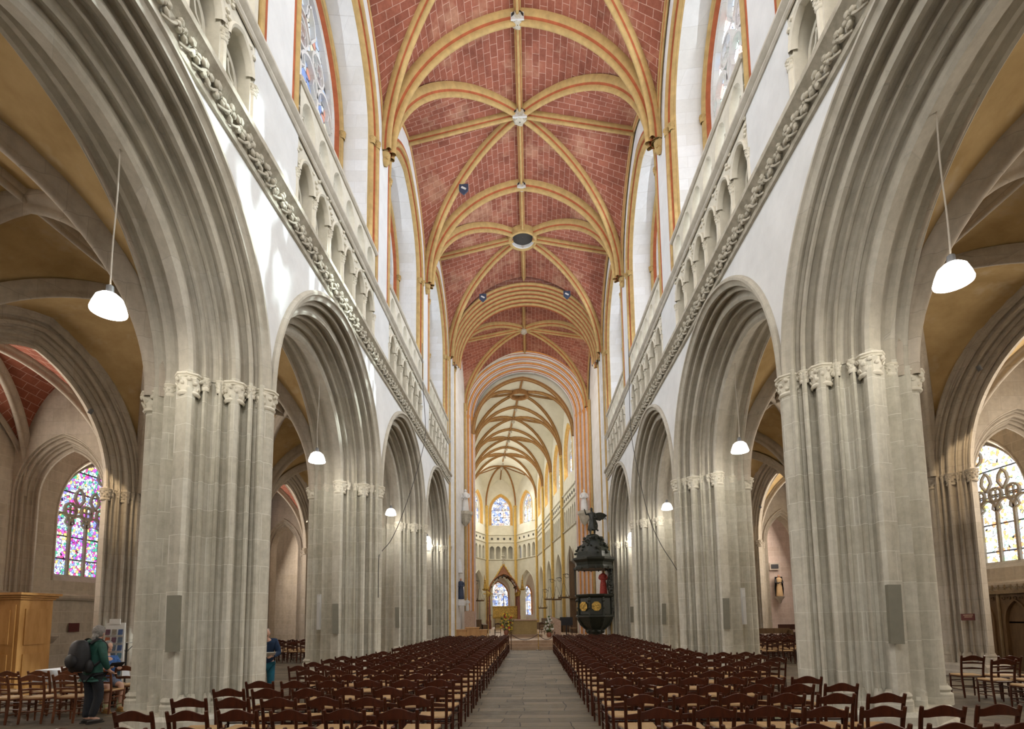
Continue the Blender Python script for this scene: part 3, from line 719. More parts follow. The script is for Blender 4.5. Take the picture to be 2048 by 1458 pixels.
# end walls: west, transept beyond
m=MB(); m.box((0,-6.2,11.5),(34,.4,23)); tag(m.build('wall_west',MAT['white']),kind='structure')
for s in (-1,1):
    m=MB(); m.box((s*12,TT[0]-.2,5.5),(9.0,.3,11)); tag(m.build(f'wall_{SIDE[s]}_aisle_end',MAT['ashlar']),kind='structure')
    # arch at the end of the chapels leading to the transept
    P=lambda h,z,v,s=s:(s*(14.4+h),T[3]+.7+v,z)
    m=MB(); spandrel(m,1.12,.9,5.9,-2.1,2.0,10,P,0,n=12,zb=0,mat=0)
    arch_sweep(m,[(-.02,0),(0,-.05),(.06,-.05),(.10,0),(.14,.06),(.18,.05),(.22,.10),(.25,.18),(.31,.18),(.34,.26),(.36,.8)],1.12,.9,5.9,P,zb=0,n=14)
    tag(m.build(f'wall_{SIDE[s]}_chapel_end',MAT['aisle'],ang=28),kind='structure')
    m=MB(); m.box((s*13.2,38.4,8),(14,.6,16)); m.box((s*20,34,8),(.4,9,16)); 
    tag(m.build(f'wall_{SIDE[s]}_transept',MAT['pinkwall'] if s>0 else MAT['ashlar']),kind='structure')
    m=MB(); m.box((s*12,T[3]+.2,10.5),(10.6,.3,2.0)); m.box((s*13.2,34,16),(14,9,.3)); tag(m.build('ceiling',MAT['tan']),kind='structure')
# ================================================================== FURNITURE
def woodmat(name,c1,c2,rough=.35,sc=6):
    m,t,b=nt(name); tc=t.nodes.new('ShaderNodeTexCoord').outputs['Object']; mp=N(t,'ShaderNodeMapping'); mp.inputs['Scale'].default_value=(sc,sc,sc*.25); t.links.new(tc,mp.inputs[0])
    f=noise(t,mp.outputs[0],3,5,.6); t.links.new(ramp(t,f,[(.3,c1),(.7,c2)]),b.inputs['Base Color']); b.inputs['Roughness'].default_value=rough; b.inputs['Specular IOR Level'].default_value=.3; bump(t,b,f,.003,.3); return m
MAT['chairwood']=woodmat('mahogany_chair_wood',(.034,.0085,.004),(.075,.019,.0075),.30)
MAT['chairlight']=woodmat('honey_chair_wood',(.20,.085,.030),(.30,.14,.055),.4)
MAT['chairdark']=woodmat('dark_chair_wood',(.035,.014,.009),(.07,.028,.015),.35)
MAT['oak']=woodmat('oak_wood',(.36,.17,.045),(.50,.26,.085),.5,2)
MAT['walnut']=woodmat('dark_oak',(.09,.05,.022),(.16,.095,.045),.5,2)
def rush():
    m,t,b=nt('rush_weave'); tc=t.nodes.new('ShaderNodeTexCoord').outputs['Object']
    w=N(t,'ShaderNodeTexWave',Scale=26,Distortion=1.2,Detail=2); w.bands_direction='DIAGONAL'; t.links.new(tc,w.inputs['Vector'])
    col=ramp(t,w.outputs[0],[(.0,(.34,.20,.085)),(.6,(.56,.37,.17)),(1,(.64,.44,.22))])
    n=noise(t,tc,5,4); col=mix(t,.4,col,ramp(t,n,[(.3,(.6,.55,.5)),(.7,(1.1,1.05,1))]),'MULTIPLY')
    t.links.new(col,b.inputs['Base Color']); b.inputs['Roughness'].default_value=.55; bump(t,b,w.outputs[0],.004,.5); return m
MAT['rush']=rush()
def chair_shapes(kind=0,part=None):
    """returns dict name->list of MB; back towards -y, seat front towards +y"""
    out=[]
    w=.205; d0,d1=-.19,.20; sh=.455
    m=MB()   # rush seat
    pts=[(-.19,d0+.02),(.19,d0+.02),(.225,d1),(-.225,d1)]
    rows=[]
    for k,(dz,sc) in enumerate(((-.035,.96),(-.018,1.0),(.0,1.0),(.012,.95),(.006,.45),(-.002,.05))):
        r=[]
        for i in range(4):
            x0,y0=pts[i];x1,y1=pts[(i+1)%4]
            for q in range(4):
                x=x0+(x1-x0)*q/4;y=y0+(y1-y0)*q/4; r.append((x*sc,y*sc,sh+dz))
        rows.append(r)
    m.grid(rows,0,True); m.poly(rows[-1]); out.append(('seat',m,'rush'))
    for s in (-1,1):
        m=MB(); P=curve3([(s*.19,d0-.03,0),(s*.19,d0,.30),(s*.195,d0-.0,.50),(s*.20,d0-.035,.72),(s*.205,d0-.075,.865)],4)
        m.tube(P,[.018,.020]+[.021]*(len(P)-4)+[.020,.018],7); out.append(('leg',m,'w'))
    for s in (-1,1):
        m=MB(); m.tube([(s*.215,d1-.02,0),(s*.215,d1-.02,.25),(s*.215,d1-.02,.455),(s*.215,d1-.02,.465)],[.014,.018,.019,.012],7); out.append(('leg',m,'w'))
    def slat(z0,z1,hump,y,name):
        m=MB(); n=10; rows=[]
        for i in range(n+1):
            u=i/n*2-1; x=u*.195; b=y-.020*(1-u*u); tp=z1+hump*max(0,cos(u*pi/1.7))**1.3; bt=z0+hump*.35*max(0,cos(u*pi/1.7))
            rows.append([(x,b-.009,bt),(x,b-.009,tp),(x,b,tp+.004),(x,b+.009,tp),(x,b+.009,bt)])
        m.grid(rows,0,True); m.poly(rows[0]); m.poly(rows[-1][::-1]); out.append((name,m,'w'))
    slat(.755,.826,.050,d0-.062,'top_rail')
    if kind==0: slat(.595,.636,.018,d0-.018,'slat')
    else:
        slat(.700,.728,.014,d0-.035,'slat'); slat(.590,.618,.012,d0-.018,'slat')
    m=MB()
    for z in (.14,.30):
        for s in (-1,1): m.tube([(s*.19,d0,z+.02),(s*.215,d1-.02,z+.02)],.0095,6)
    m.tube([(-.215,d1-.02,.20),(.215,d1-.02,.20)],.0105,6); m.tube([(-.215,d1-.02,.33),(.215,d1-.02,.33)],.0095,6); m.tube([(-.19,d0-.01,.22),(.19,d0-.01,.22)],.0095,6)
    m.tube([(-.19,d0,.43),(.19,d0,.43),(.222,d1-.01,.425),(-.222,d1-.01,.425),(-.19,d0,.43)],.015,6)
    out.append(('stretcher_frame',m,'w'))
    return out
def chair_proto(kind,wood):
    e=empty('rush_seat_chair')
    for nm,m,k in chair_shapes(kind): m.build(nm,MAT['rush'] if k=='rush' else MAT[wood],e,ang=50)
    return e
def chair_single(kind,wood):
    a=MB()
    for nm,m,k in chair_shapes(kind):
        b=len(a.v); a.v+=m.v; a.f+=[[b+q for q in f] for f in m.f]; a.m+=[0 if k=='rush' else 1]*len(m.f)
    return a
used=set(); rnd=random.Random(11)
protos={}; meshes={}
def put_chair(x,y,rz,label,group,kind=0,wood='chairwood',parts=True,z=0):
    key=(kind,wood)
    if parts:
        if key not in protos: protos[key]=chair_proto(kind,wood); o=protos[key]
        else: o=copy_tree(protos[key])
    else:
        if key not in meshes:
            o=chair_single(kind,wood).build('rush_seat_chair',[MAT['rush'],MAT[wood]],ang=50); meshes[key]=o
        else: o=meshes[key].copy(); COL.objects.link(o)
    o.location=(x,y,z); o.rotation_euler=(0,0,rz); tag(o,label,'chair',group); return o
rows_y=[3.22+.855*k for k in range(29)]
spots=[]
def clear(x,y):
    for py in T:
        dx,dy=abs(abs(x)-5.47),abs(y-py)
        if dx/1.75+dy/1.55<1.0: return False
    return True
for r,y in enumerate(rows_y):
    for s in (-1,1):
        n=6
        if s>0:
            if y<7.3: n=6+(y<6.0)
            elif 10.6<y<14.2: n=7+(y>11.5)
        else:
            if y<4.5: n=5
            elif 10.8<y<14.2: n=7
        if y>15: n=6
        for c in range(n):
            x=s*((1.36 if s>0 else 1.30)+.553*c)+rnd.uniform(-.02,.02); yy=y+rnd.uniform(-.03,.03)
            if not clear(x,yy): continue
            spots.append((s,r,c,x,yy,rnd.uniform(-.05,.05)))
OW=['on the aisle edge','second from the aisle','third from the aisle','fourth from the aisle','fifth from the aisle','sixth from the aisle','seventh from the aisle','eighth from the aisle']
aisle_spots=[]
def ag(cx,cy,nx,ny,px_,py_,rz,kind,wood,what,jit=.06,sk=()):
    k=0
    for j in range(ny):
        for i in range(nx):
            k+=1
            if (i,j) in sk: continue
            x=cx+i*px_*cos(rz)-j*py_*sin(rz); y=cy+i*px_*sin(rz)+j*py_*cos(rz)
            aisle_spots.append((x+rnd.uniform(-jit,jit)*.5,y+rnd.uniform(-jit,jit),rz+rnd.uniform(-.08,.08),kind,wood,what,i,j))
ag(-10.6,9.55,5,2,.56,.85,.05,1,'chairlight2','in the left side aisle')
ag(-9.7,11.4,3,1,.58,.8,.0,0,'chairlight2','under the white table edge in the left aisle')
ag(8.9,9.15,5,4,.60,.85,-.12,1,'chairwood','in the right side aisle',.1,((0,0),))
ag(8.6,19.6,6,7,.60,.90,0,1,'chairlight','in the far right aisle')
ag(-11.6,22.2,7,4,.58,.85,0,1,'chairdark','in the far left aisle')
MAT['chairlight2']=woodmat('brown_chair_wood',(.10,.032,.014),(.18,.062,.026),.35)
# how large each shows decides which get parts, which are single meshes, and which are massed
allc=[(sqrt(x*x+y*y),'n',(s,r,c,x,y,rz)) for s,r,c,x,y,rz in spots]+[(sqrt(x*x+y*y)*1.15,'a',(x,y,rz,kind,wood,what,i,j)) for x,y,rz,kind,wood,what,i,j in aisle_spots]
allc.sort(key=lambda q:q[0])
rest=[]
for n,(dd,k,q) in enumerate(allc):
    if n>=298: rest.append((k,q)); continue
    if k=='n':
        s,r,c,x,y,rz=q
        put_chair(x,y,rz,f'dark rush-seat chair, {OW[c]}, {ORD[r] if r<20 else "far"} row {"right" if s>0 else "left"} of the aisle',f'chairs in rows {"right" if s>0 else "left"} of the central aisle',parts=n<130)
    else:
        x,y,rz,kind,wood,what,i,j=q
        put_chair(x,y,rz,f'ladderback chair {what}, {["first","second","third","fourth","fifth","sixth","seventh"][i]} across, {["first","second","third","fourth","fifth","sixth","seventh"][j]} row back',f'chairs {what}',kind,wood,parts=n<130)
a=MB(); base=chair_single(0,'chairwood')
for k,q in rest:
    x,y,rz=(q[3],q[4],q[5]) if k=='n' else q[:3]
    M=Matrix.Translation((x,y,0))@Matrix.Rotation(rz,4,'Z'); b=len(a.v)
    a.v+=[tuple(M@Vector(v)) for v in base.v]; a.f+=[[b+i for i in f] for f in base.f]; a.m+=base.m
if rest: tag(a.build('distant_chairs',[MAT['rush'],MAT['chairwood']],ang=50),'farthest rush-seat chairs massed before the altar steps and deep in the aisles','chairs',kind='stuff')
# ---- pendant lamps
MAT['lampglass']=plain('glowing_lamp_glass',(.9,.9,.9),.3,emit=(1,.98,.94),es=9)
MAT['cord']=plain('pale_cord',(.45,.40,.33),.7); MAT['cable']=plain('dark_cable',(.06,.055,.05),.7); MAT['socket']=plain('grey_socket',(.12,.12,.12),.5)
for s in (-1,1):
    for i,y in enumerate((6.55,13.5,20.9,28.4)):
        X=s*5.5; Z=5.98; tz=8.45
        e=empty('pendant_lamp',(X,y,Z)); tag(e,f'lit white bell-shaped pendant lamp hanging in the {["nearest","second","third","farthest"][i]} {SIDE[s]} arch','lamp',f'pendant lamps in the {SIDE[s]} arcade')
        m=MB(); m.lathe([(.05,.20),(.10,.19),(.155,.14),(.19,.05),(.215,-.04),(.21,-.06),(.16,-.075),(.02,-.08)],(0,0,0),24); m.build('lamp_shade',MAT['lampglass'],e,ang=60)
        m=MB(); m.lathe([(.02,.33),(.045,.31),(.05,.21),(.055,.19)],(0,0,0),12); m.build('socket',MAT['socket'],e)
        m=MB(); m.tube(curve3([(0,0,.32),(s*.02,.02,.9),(-s*.015,.0,1.6),(.01,0,tz-Z)],6),.010,6); m.build('cord',MAT['cord'],e)
# ---- wall speakers
MAT['spk']=plain('grey_green_speaker_cloth',(.20,.19,.145),.7,var=.06); MAT['spk2']=plain('pale_grey_metal',(.52,.52,.50),.5)
for s in (-1,1):
    sd=SIDE[s]
    for i,(X,y,w,h,z) in enumerate(((5.40,8.02,.17,.86,1.76),(5.45,14.93,.16,.84,1.80),(5.45,21.86,.16,.84,1.82),(5.45,28.80,.16,.84,1.82))):
        m=MB(); m.box((0,0,0),(w,.10,h),rz=s*-.25,mat=0); m.box((0,.07,0),(w*.5,.08,h*.6),rz=s*-.25,mat=1)
        m.xf(Matrix.Translation((s*X,y,z))@Matrix.Rotation(s*.03,4,'Y')@Matrix.Rotation(-.02,4,'X'))
        tag(m.build('column_speaker',[MAT['spk'],MAT['spk2']],loc=(s*X,y,z),ang=20),f'flat grey-green column speaker fixed on the {["nearest","second","third","last"][i]} {sd} pier','speaker',f'column speakers on the {sd} piers')
    m=MB(); m.box((s*5.95,14.98,2.0),(.10,.07,1.0),rz=s*.3); m.box((s*5.95,14.93,2.35),(.085,.02,.18),rz=s*.3,mat=1)
    tag(m.build('wall_conduit_box',[MAT['spk2'],MAT['silver']],loc=(s*5.95,14.98,2)),f'slim pale vertical lamp box on the second {sd} pier beside its speaker','wall fixture')
# ---- slack cables
def cable(pts,lb):
    m=MB(); m.tube(curve3(pts,6),.013,5); tag(m.build('cable',MAT['cable']),lb,'cable')
cable([(-4.4,21.6,13.5),(-4.38,21.6,11.9),(-4.25,21.5,10.2),(-4.2,21.3,9.3),(-4.25,20.6,8.1),(-4.3,19.3,6.6),(-4.38,18.0,5.2),(-4.42,16.9,4.3),(-4.48,16.0,3.8),(-4.42,15.55,3.5),(-4.42,15.55,2.4)],'dark cable sagging from the left cornice down to the second left pier')
cable([(4.4,21.8,13.5),(4.35,21.6,11.9),(4.25,21.2,9.4),(4.28,20.3,7.4),(4.3,18.9,5.4),(4.35,17.6,4.2),(4.42,16.4,3.4),(4.45,15.9,3.05)],'dark cable sagging from the right cornice down to the second right pier')
# ---- small warm spotlights on aisle ribs
for X,y,z,lb in ((-11.85,13.6,7.5,'small spotlight glowing on a rib of the left aisle vault'),(11.75,13.6,8.0,'small spotlight glowing on a rib of the right aisle vault'),(-11.6,27.2,6.9,'tiny spotlight on a far rib of the left aisle'),(11.9,27.3,7.2,'tiny spotlight on a far rib of the right aisle')):
    m=MB(); m.lathe([(.01,.10),(.05,.09),(.055,0),(.05,-.05)],(0,0,0),12,mat=0); m.lathe([(.05,-.04),(.0,-.045)],(0,0,0),12,mat=1); m.xf(Matrix.Translation((X,y,z))@Matrix.Rotation(-.5 if X>0 else .5,4,'Y'))
    tag(m.build('spotlight',[MAT['socket'],MAT['lampglass']],loc=(X,y,z)),lb,'spotlight')
# ---- white table, stand, postcard rack, cabinet etc in the left aisle
MAT['linen']=plain('white_cloth',(.72,.74,.78),.8,var=.05); MAT['paper']=plain('white_paper',(.80,.80,.78),.7); MAT['iron']=plain('black_iron',(.03,.03,.032),.5,.6)
def table():
    X,Y=-10.1,11.9; e=empty('cloth_covered_table',(X,Y,0)); tag(e,'long table under a white cloth with leaflets, left of the standing visitor','table')
    m=MB(); r=[]
    for z,k in ((.76,1.0),(.755,1.02),(.62,1.04),(.50,1.06)):
        r.append([(x*k+.02*sin(x*9+y*7)*(z<.7),y*k+.02*cos(x*11)*(z<.7),z) for x,y in [(-.75+1.5*i/10,-.38) for i in range(10)]+[(.75,-.38+.76*i/6) for i in range(6)]+[(.75-1.5*i/10,.38) for i in range(10)]+[(-.75,.38-.76*i/6) for i in range(6)]])
    m.grid(r,0,True); m.poly(r[0]); m.build('tablecloth_top',MAT['linen'],e,ang=50)
    for sx in (-1,1):
        for sy in (-1,1):
            m=MB(); m.box((sx*.66,sy*.3,.36),(.05,.05,.72)); m.build('leg',MAT['oak'],e)
    for k,(dx,dy,rz) in enumerate(((-.3,0,.2),(.1,-.1,-.3),(.45,.05,.1))):
        m=MB(); 
        for q in range(3): m.box((0,0,.005+.01*q),(.21+.01*q,.29,.008),rz=q*.1)
        m.xf(Matrix.Translation((X+dx,Y+dy,.762))@Matrix.Rotation(rz,4,'Z')); tag(m.build('leaflet_pile',MAT['paper'],loc=(X+dx,Y+dy,.762)),f'loose pile of white leaflets, {["left end","middle","right end"][k]} of the cloth-covered table','leaflets')
table()
def rack():
    X,Y=-8.95,11.3; e=empty('postcard_rack',(X,Y,0)); tag(e,'tall white postcard display rack behind the standing visitor','rack')
    m=MB(); m.box((0,.03,1.1),(.42,.03,1.35)); m.box((0,.0,1.80),(.24,.02,.12),mat=0); m.build('back_panel',MAT['paper'],e)
    m=MB(); m.tube([(0,.05,0),(0,.05,1.7)],.02,8); m.lathe([(.22,0),(.22,.02),(.03,.05)],(0,.05,0),16); m.build('stand',MAT['iron'],e)
    cols=[(.05,.10,.25),(.10,.14,.20),(.45,.12,.05),(.12,.05,.08),(.25,.22,.18),(.08,.20,.28)]; cm=[plain(f'postcard_{i}',c,.4,var=.3,sc=25) for i,c in enumerate(cols)]
    r2=random.Random(5)
    for j in range(7):
        for i in range(3):
            m=MB(); m.box((-.14+.14*i,-.01,.55+.17*j),(.10,.006,.13),rx=-.12); m.box((-.14+.14*i,-.025,.49+.17*j),(.12,.03,.01),mat=1)
            m.build('postcard',[cm[r2.randrange(6)],MAT['spk2']],e)
rack()
def lectern():
    X,Y=-9.9,12.9; e=empty('music_stand',(X,Y,0)); tag(e,'thin dark stand with a flat top behind the white table','stand')
    m=MB(); m.box((0,0,1.28),(.62,.4,.02),rx=-.05); m.build('top',MAT['spk2'],e)
    m=MB(); m.tube([(0,0,0),(0,0,1.27)],.018,8); m.tube([(-.2,0,1.25),(0,0,1.05),(.2,0,1.25)],.01,6); m.build('pole',MAT['iron'],e)
    m=MB()
    for k in range(3): a=k*2.09; m.tube([(0,0,.2),(.25*cos(a),.25*sin(a),.02)],.014,6)
    m.build('base',MAT['iron'],e)
lectern()
def cabinet():
    X,Y=-13.55,13.2; e=empty('wooden_cabinet',(X,Y,0)); tag(e,'tall honey-coloured wooden cabinet cut by the left frame edge','cabinet')
    m=MB(); m.box((0,0,1.2),(2.0,.9,2.4)); m.build('body',MAT['oak'],e,ang=20)
    m=MB(); m.box((0,0,2.46),(2.16,1.06,.05)); m.box((0,0,2.52),(2.26,1.16,.06)); m.box((0,0,2.41),(2.08,.98,.05)); m.build('cornice',MAT['oak'],e,ang=20)
    for k in (-1,1):
        m=MB(); m.box((k*.48,-.46,1.2),(.86,.03,2.1)); m.box((k*.48,-.48,1.7),(.62,.03,.85)); m.box((k*.48,-.48,.65),(.62,.03,.75)); d=m.build('door',MAT['oak'],e,ang=20)
        m=MB(); m.ball((k*.1,-.51,1.2),.025,8,6); m.build('knob',MAT['iron'],d)
    for sx in (-1,):
        m=MB(); m.box((1.01,0,1.7),(.03,.62,.9)); m.box((1.01,0,.65),(.03,.62,.75)); m.build('side_panel',MAT['oak'],e,ang=20)
cabinet()
MAT['redsign']=plain('dark_red_sign',(.09,.015,.012),.5); MAT['cream2']=plain('cream_letters',(.6,.5,.35),.6)
def sign(X,Y,Z,rz,w,h,lb,nl=3):
    e=MB(); e.box((0,0,0),(w,.02,h),mat=0)
    for k in range(nl): e.box((0,-.012,h*.28-k*h*.26),(w*(.7-.12*(k%2)),.004,h*.07),mat=1)
    e.xf(Matrix.Translation((X,Y,Z))@Matrix.Rotation(rz,4,'Z')); tag(e.build('wall_sign',[MAT['redsign'],MAT['cream2']],loc=(X,Y,Z)),lb,'sign')
sign(-15.68,17.9,1.62,radians(90),.42,.30,'small dark red sign on the left chapel wall under the magenta window',0)
sign(11.95,15.0,1.62,radians(0),.36,.18,'small dark red lettered sign on the nearest right chapel pier',2)
# stoup on wall
m=MB(); m.lathe([(.02,-.25),(.12,-.2),(.2,-.08),(.26,0),(.25,.04),(.2,.02)],(-15.62,16.9,1.35),14,wob=lambda a,z:1+.05*sin(6*a)); m.lathe([(.12,.02),(.1,.12),(.02,.24)],(-15.7,16.9,1.35),8)
tag(m.build('holy_water_stoup',MAT['aisle'],loc=(-15.62,16.9,1.35)),'small carved stone stoup on the left chapel wall near the cabinet','stoup')
def altarpiece():
    X,Y=-14.2,19.2; e=empty('carved_altarpiece',(X,Y,0)); tag(e,'dark carved wooden altarpiece half hidden behind the left chapel pier','altarpiece')
    m=MB(); m.box((0,0,.55),(1.6,.7,1.1)); m.build('base',MAT['walnut'],e,ang=20)
    for k in (-1,1):
        m=MB(); P=[(k*.7+.07*cos(q*.9),-.15+.07*sin(q*.9),1.1+q*.055) for q in range(36)]; m.tube(P,.075,8); m.build('twisted_column',MAT['walnut'],e)
    m=MB(); m.box((0,.1,2.1),(1.3,.1,1.9)); m.box((0,0,3.15),(1.8,.5,.16)); m.prism([(-.9,0,3.23),(.9,0,3.23),(.5,0,3.6),(0,0,3.75),(-.5,0,3.6)],(0,.3,0)); m.build('retable',MAT['walnut'],e,ang=20)
altarpiece()
# ---- confessional in the right chapel
def confessional():
    X,Y=14.9,17.9; e=empty('confessional',(X,Y,0)); tag(e,'dark carved oak confessional with pointed arches in the right chapel','confessional')
    # faces -x, runs along y
    m=MB(); m.box((.35,0,1.15),(.9,3.6,2.3)); m.build('body',MAT['walnut'],e,ang=20)
    for k in (-1,0,1):
        P=lambda h,z,v,k=k:(-.10+v,k*1.2+h,z)
        m=MB(); spandrel(m,.42,.35,1.45,-.58,.58,2.28,P,-.04,n=8,zb=.1); arch_sweep(m,[(0,-.04),(0,-.10),(.05,-.10),(.06,-.04),(.06,.02)],.42,.35,1.45,P,zb=.1,n=8)
        for q in range(5): bar(m,circ(-.4+.2*q,2.16,.05,8),P,-.09,.015,.03)
        m.build('arched_opening',MAT['walnut'],e,ang=25)
        m=MB(); m.box((-.02,k*1.2,.75),(.03,.8,1.2)); m.box((-.05,k*1.2,1.42),(.10,.84,.05)); m.build('half_door',MAT['walnut'],e,ang=20)
    m=MB(); m.box((.3,0,2.33),(1.1,3.75,.07)); m.box((.3,0,2.39),(1.0,3.65,.05)); m.build('cornice',MAT['oak2'],e,ang=20)
    m=MB()
    for q in range(17):
        y=-1.75+q*.218; m.box((-.17,y,2.47),(.03,.03,.12)); m.ball((-.17,y,2.54),(.02,.03,.05),6,4); m.box((-.17,y,2.49),(.02,.13,.025))
    m.box((-.17,0,2.44),(.03,3.6,.03)); m.build('crested_rail',MAT['oak2'],e)
    for k in (-1.78,-.6,.6,1.78):
        m=MB(); m.tube([(-.16,k,0),(-.16,k,2.3)],.045,8); m.lathe([(.07,0),(.07,.2),(.05,.25)],(-.16,k,0),8); m.build('post',MAT['oak2'],e)
MAT['oak2']=woodmat('aged_oak',(.15,.10,.055),(.25,.18,.10),.5,2)
confessional()
# far right chapel: statue on bracket, dark bench
def figure(name,lb,X,Y,Z,h,mats,rz=0,cat='statue',arms=True):
    """robed standing figure: skirted body, head, folded arms"""
    e=empty(name,(X,Y,Z),rz); tag(e,lb,cat); k=h/1.7
    m=MB(); m.lathe([(.25,0),(.27,.03),(.24,.3),(.21,.7),(.17,.95),(.20,1.2),(.22,1.36),(.15,1.45),(.06,1.48)],(0,0,0),18,wob=lambda a,z:1+.09*sin(7*a+z*2)*(z<1.0)+.02*sin(11*a),sy=.75); m.xf(Matrix.Scale(k,4)); m.build('robe',mats[0],e,ang=60)
    m=MB(); m.ball((0,-.02,1.58),(.085,.095,.12),12,8); m.tube([(0,0,1.42),(0,-.01,1.52)],.05,8); m.ball((0,-.115,1.57),(.015,.02,.025),6,4); m.xf(Matrix.Scale(k,4)); m.build('head',mats[1],e)
    if arms:
        for s in (-1,1):
            m=MB(); m.tube(curve3([(s*.2,0,1.36),(s*.27,-.03,1.12),(s*.16,-.2,1.02),(s*.03,-.24,1.08)],4),[.06]*5+[.055]*5+[.04]*3,8); m.xf(Matrix.Scale(k,4)); m.build('arm',mats[2] if len(mats)>2 else mats[0],e)
    return e
MAT['blackcloak']=plain('black_habit_paint',(.02,.018,.02),.5); MAT['creamrobe']=plain('cream_habit_paint',(.55,.38,.20),.6); MAT['skin']=plain('painted_skin',(.50,.28,.18),.55)
fg=figure('saint_statue','small painted saint in a cream robe and black cloak on the pink wall',17.3,37.6,2.95,1.5,[MAT['creamrobe'],MAT['skin'],MAT['blackcloak']])
m=MB(); m.lathe([(.27,0),(.30,.5),(.27,1.1),(.24,1.36)],(0,.04,0),16,-.2,pi+.2,sy=.8); m.build('cloak',MAT['blackcloak'],fg)
m=MB(); m.lathe([(.02,-.5),(.1,-.42),(.16,-.25),(.3,-.1),(.34,0),(.02,.0)],(17.3,37.6,2.93),8); tag(m.build('stone_bracket',MAT['aisle'],loc=(17.3,37.6,2.93)),'pale stone bracket under the painted saint on the pink wall','bracket')
m=MB(); m.box((17.2,37.9,5.05),(.7,.06,.5)); m.box((17.2,37.86,5.05),(.5,.04,.3),mat=1); tag(m.build('relief_panel',[MAT['aisle'],MAT['iron']],loc=(17.2,37.9,5.05)),'small square relief panel above the painted saint statue','panel')
e=empty('dark_bench',(18.0,36.6,0)); tag(e,'dark wooden bench against the pink wall seen through the right aisle','bench')
m=MB(); m.box((0,0,.48),(2.6,.45,.06)); m.box((0,.22,.85),(2.6,.05,.35)); m.build('seat_and_back',MAT['chairdark'],e)
for k in (-1.2,-.4,.4,1.2): 
    m=MB(); m.box((k,0,.24),(.08,.4,.46)); m.box((k,.22,.6),(.06,.06,.8)); m.build('support',MAT['chairdark'],e)
e=empty('pew',(10.4,26.1,0)); tag(e,'long dark pew top behind the chairs of the far right aisle','pew')
m=MB(); m.box((0,0,.95),(4.0,.06,.25)); m.box((0,-.25,.46),(4.0,.4,.05)); m.build('back',MAT['walnut'],e)
for k in (-1.95,0,1.95): m=MB(); m.box((k,-.15,.5),(.06,.5,1.0)); m.build('end_panel',MAT['walnut'],e)
# ================================================================== PEOPLE
def skinned(name,verts,edges,rad,mat,parent,sub=2,root=0,taper=None):
    me=bpy.data.meshes.new(name); me.from_pydata(verts,edges,[]); o=bpy.data.objects.new(name,me); COL.objects.link(o); o.parent=parent
    md=o.modifiers.new('skin','SKIN'); md.use_smooth_shade=True
    for i,r in enumerate(rad):
        sv=me.skin_vertices[0].data[i]; sv.radius=r if isinstance(r,tuple) else (r,r); sv.use_root=(i==root)
    s=o.modifiers.new('sub','SUBSURF'); s.levels=sub; s.render_levels=sub; me.materials.append(mat); return o
def chain(segs):
    """segs: list of (name,parentname,pos,rad)"""
    idx={};v=[];e=[];r=[]
    for n,p,c,q in segs:
        idx[n]=len(v); v.append(c); r.append(q)
        if p is not None: e.append((idx[p],idx[n]))
    return v,e,r
def hand(prefix,wrist,base,dirv,side,curl=.35):
    """palm + five fingers as skin chains"""
    d=Vector(dirv).normalized(); sd=Vector(side).normalized(); nn=d.cross(sd).normalized(); w=Vector(wrist); out=[]
    out.append((prefix+'palm',base,tuple(w+d*.055),(.030,.017)))
    for k,(off,l) in enumerate(((-.030,.068),(-.010,.078),(.010,.074),(.028,.058))):
        b=w+d*.09+sd*off; out.append((prefix+f'f{k}a',prefix+'palm',tuple(b),.0095)); c=b+(d+nn*curl).normalized()*l*.5; out.append((prefix+f'f{k}b',prefix+f'f{k}a',tuple(c),.0085)); out.append((prefix+f'f{k}c',prefix+f'f{k}b',tuple(c+(d*.6+nn*curl*2).normalized()*l*.45),.007))
    b=w+d*.035-sd*.035; out.append((prefix+'ta',prefix+'palm',tuple(b),.012)); out.append((prefix+'tb',prefix+'ta',tuple(b+d*.035-sd*.02+nn*.01),.010)); return out
MAT['jacket']=plain('dark_green_jacket',(.015,.080,.062),.7,var=.25,sc=12); MAT['pack']=plain('black_backpack',(.012,.012,.015),.6,var=.3,sc=15); MAT['trousers']=plain('black_trousers',(.012,.014,.020),.8,var=.3)
MAT['hair']=plain('grey_hair',(.22,.205,.19),.6,var=.35,sc=45); MAT['flesh']=plain('skin_tone',(.55,.33,.24),.5,var=.05); MAT['blue']=MAT['blue']
MAT['sweater']=plain('navy_sweater',(.010,.030,.075),.85,var=.2,sc=20); MAT['teal']=plain('teal_trousers',(.008,.11,.17),.8,var=.2); MAT['shorts']=plain('grey_blue_checked_shorts',(.14,.17,.24),.8,var=.45,sc=55)
MAT['shirt']=plain('blue_patterned_shirt',(.04,.12,.34),.8,var=.6,sc=40); MAT['sock']=plain('pale_yellow_socks',(.55,.58,.35),.8); MAT['shoe']=plain('tan_shoes',(.35,.19,.05),.6); MAT['darkshoe']=plain('dark_shoes',(.03,.025,.02),.5)
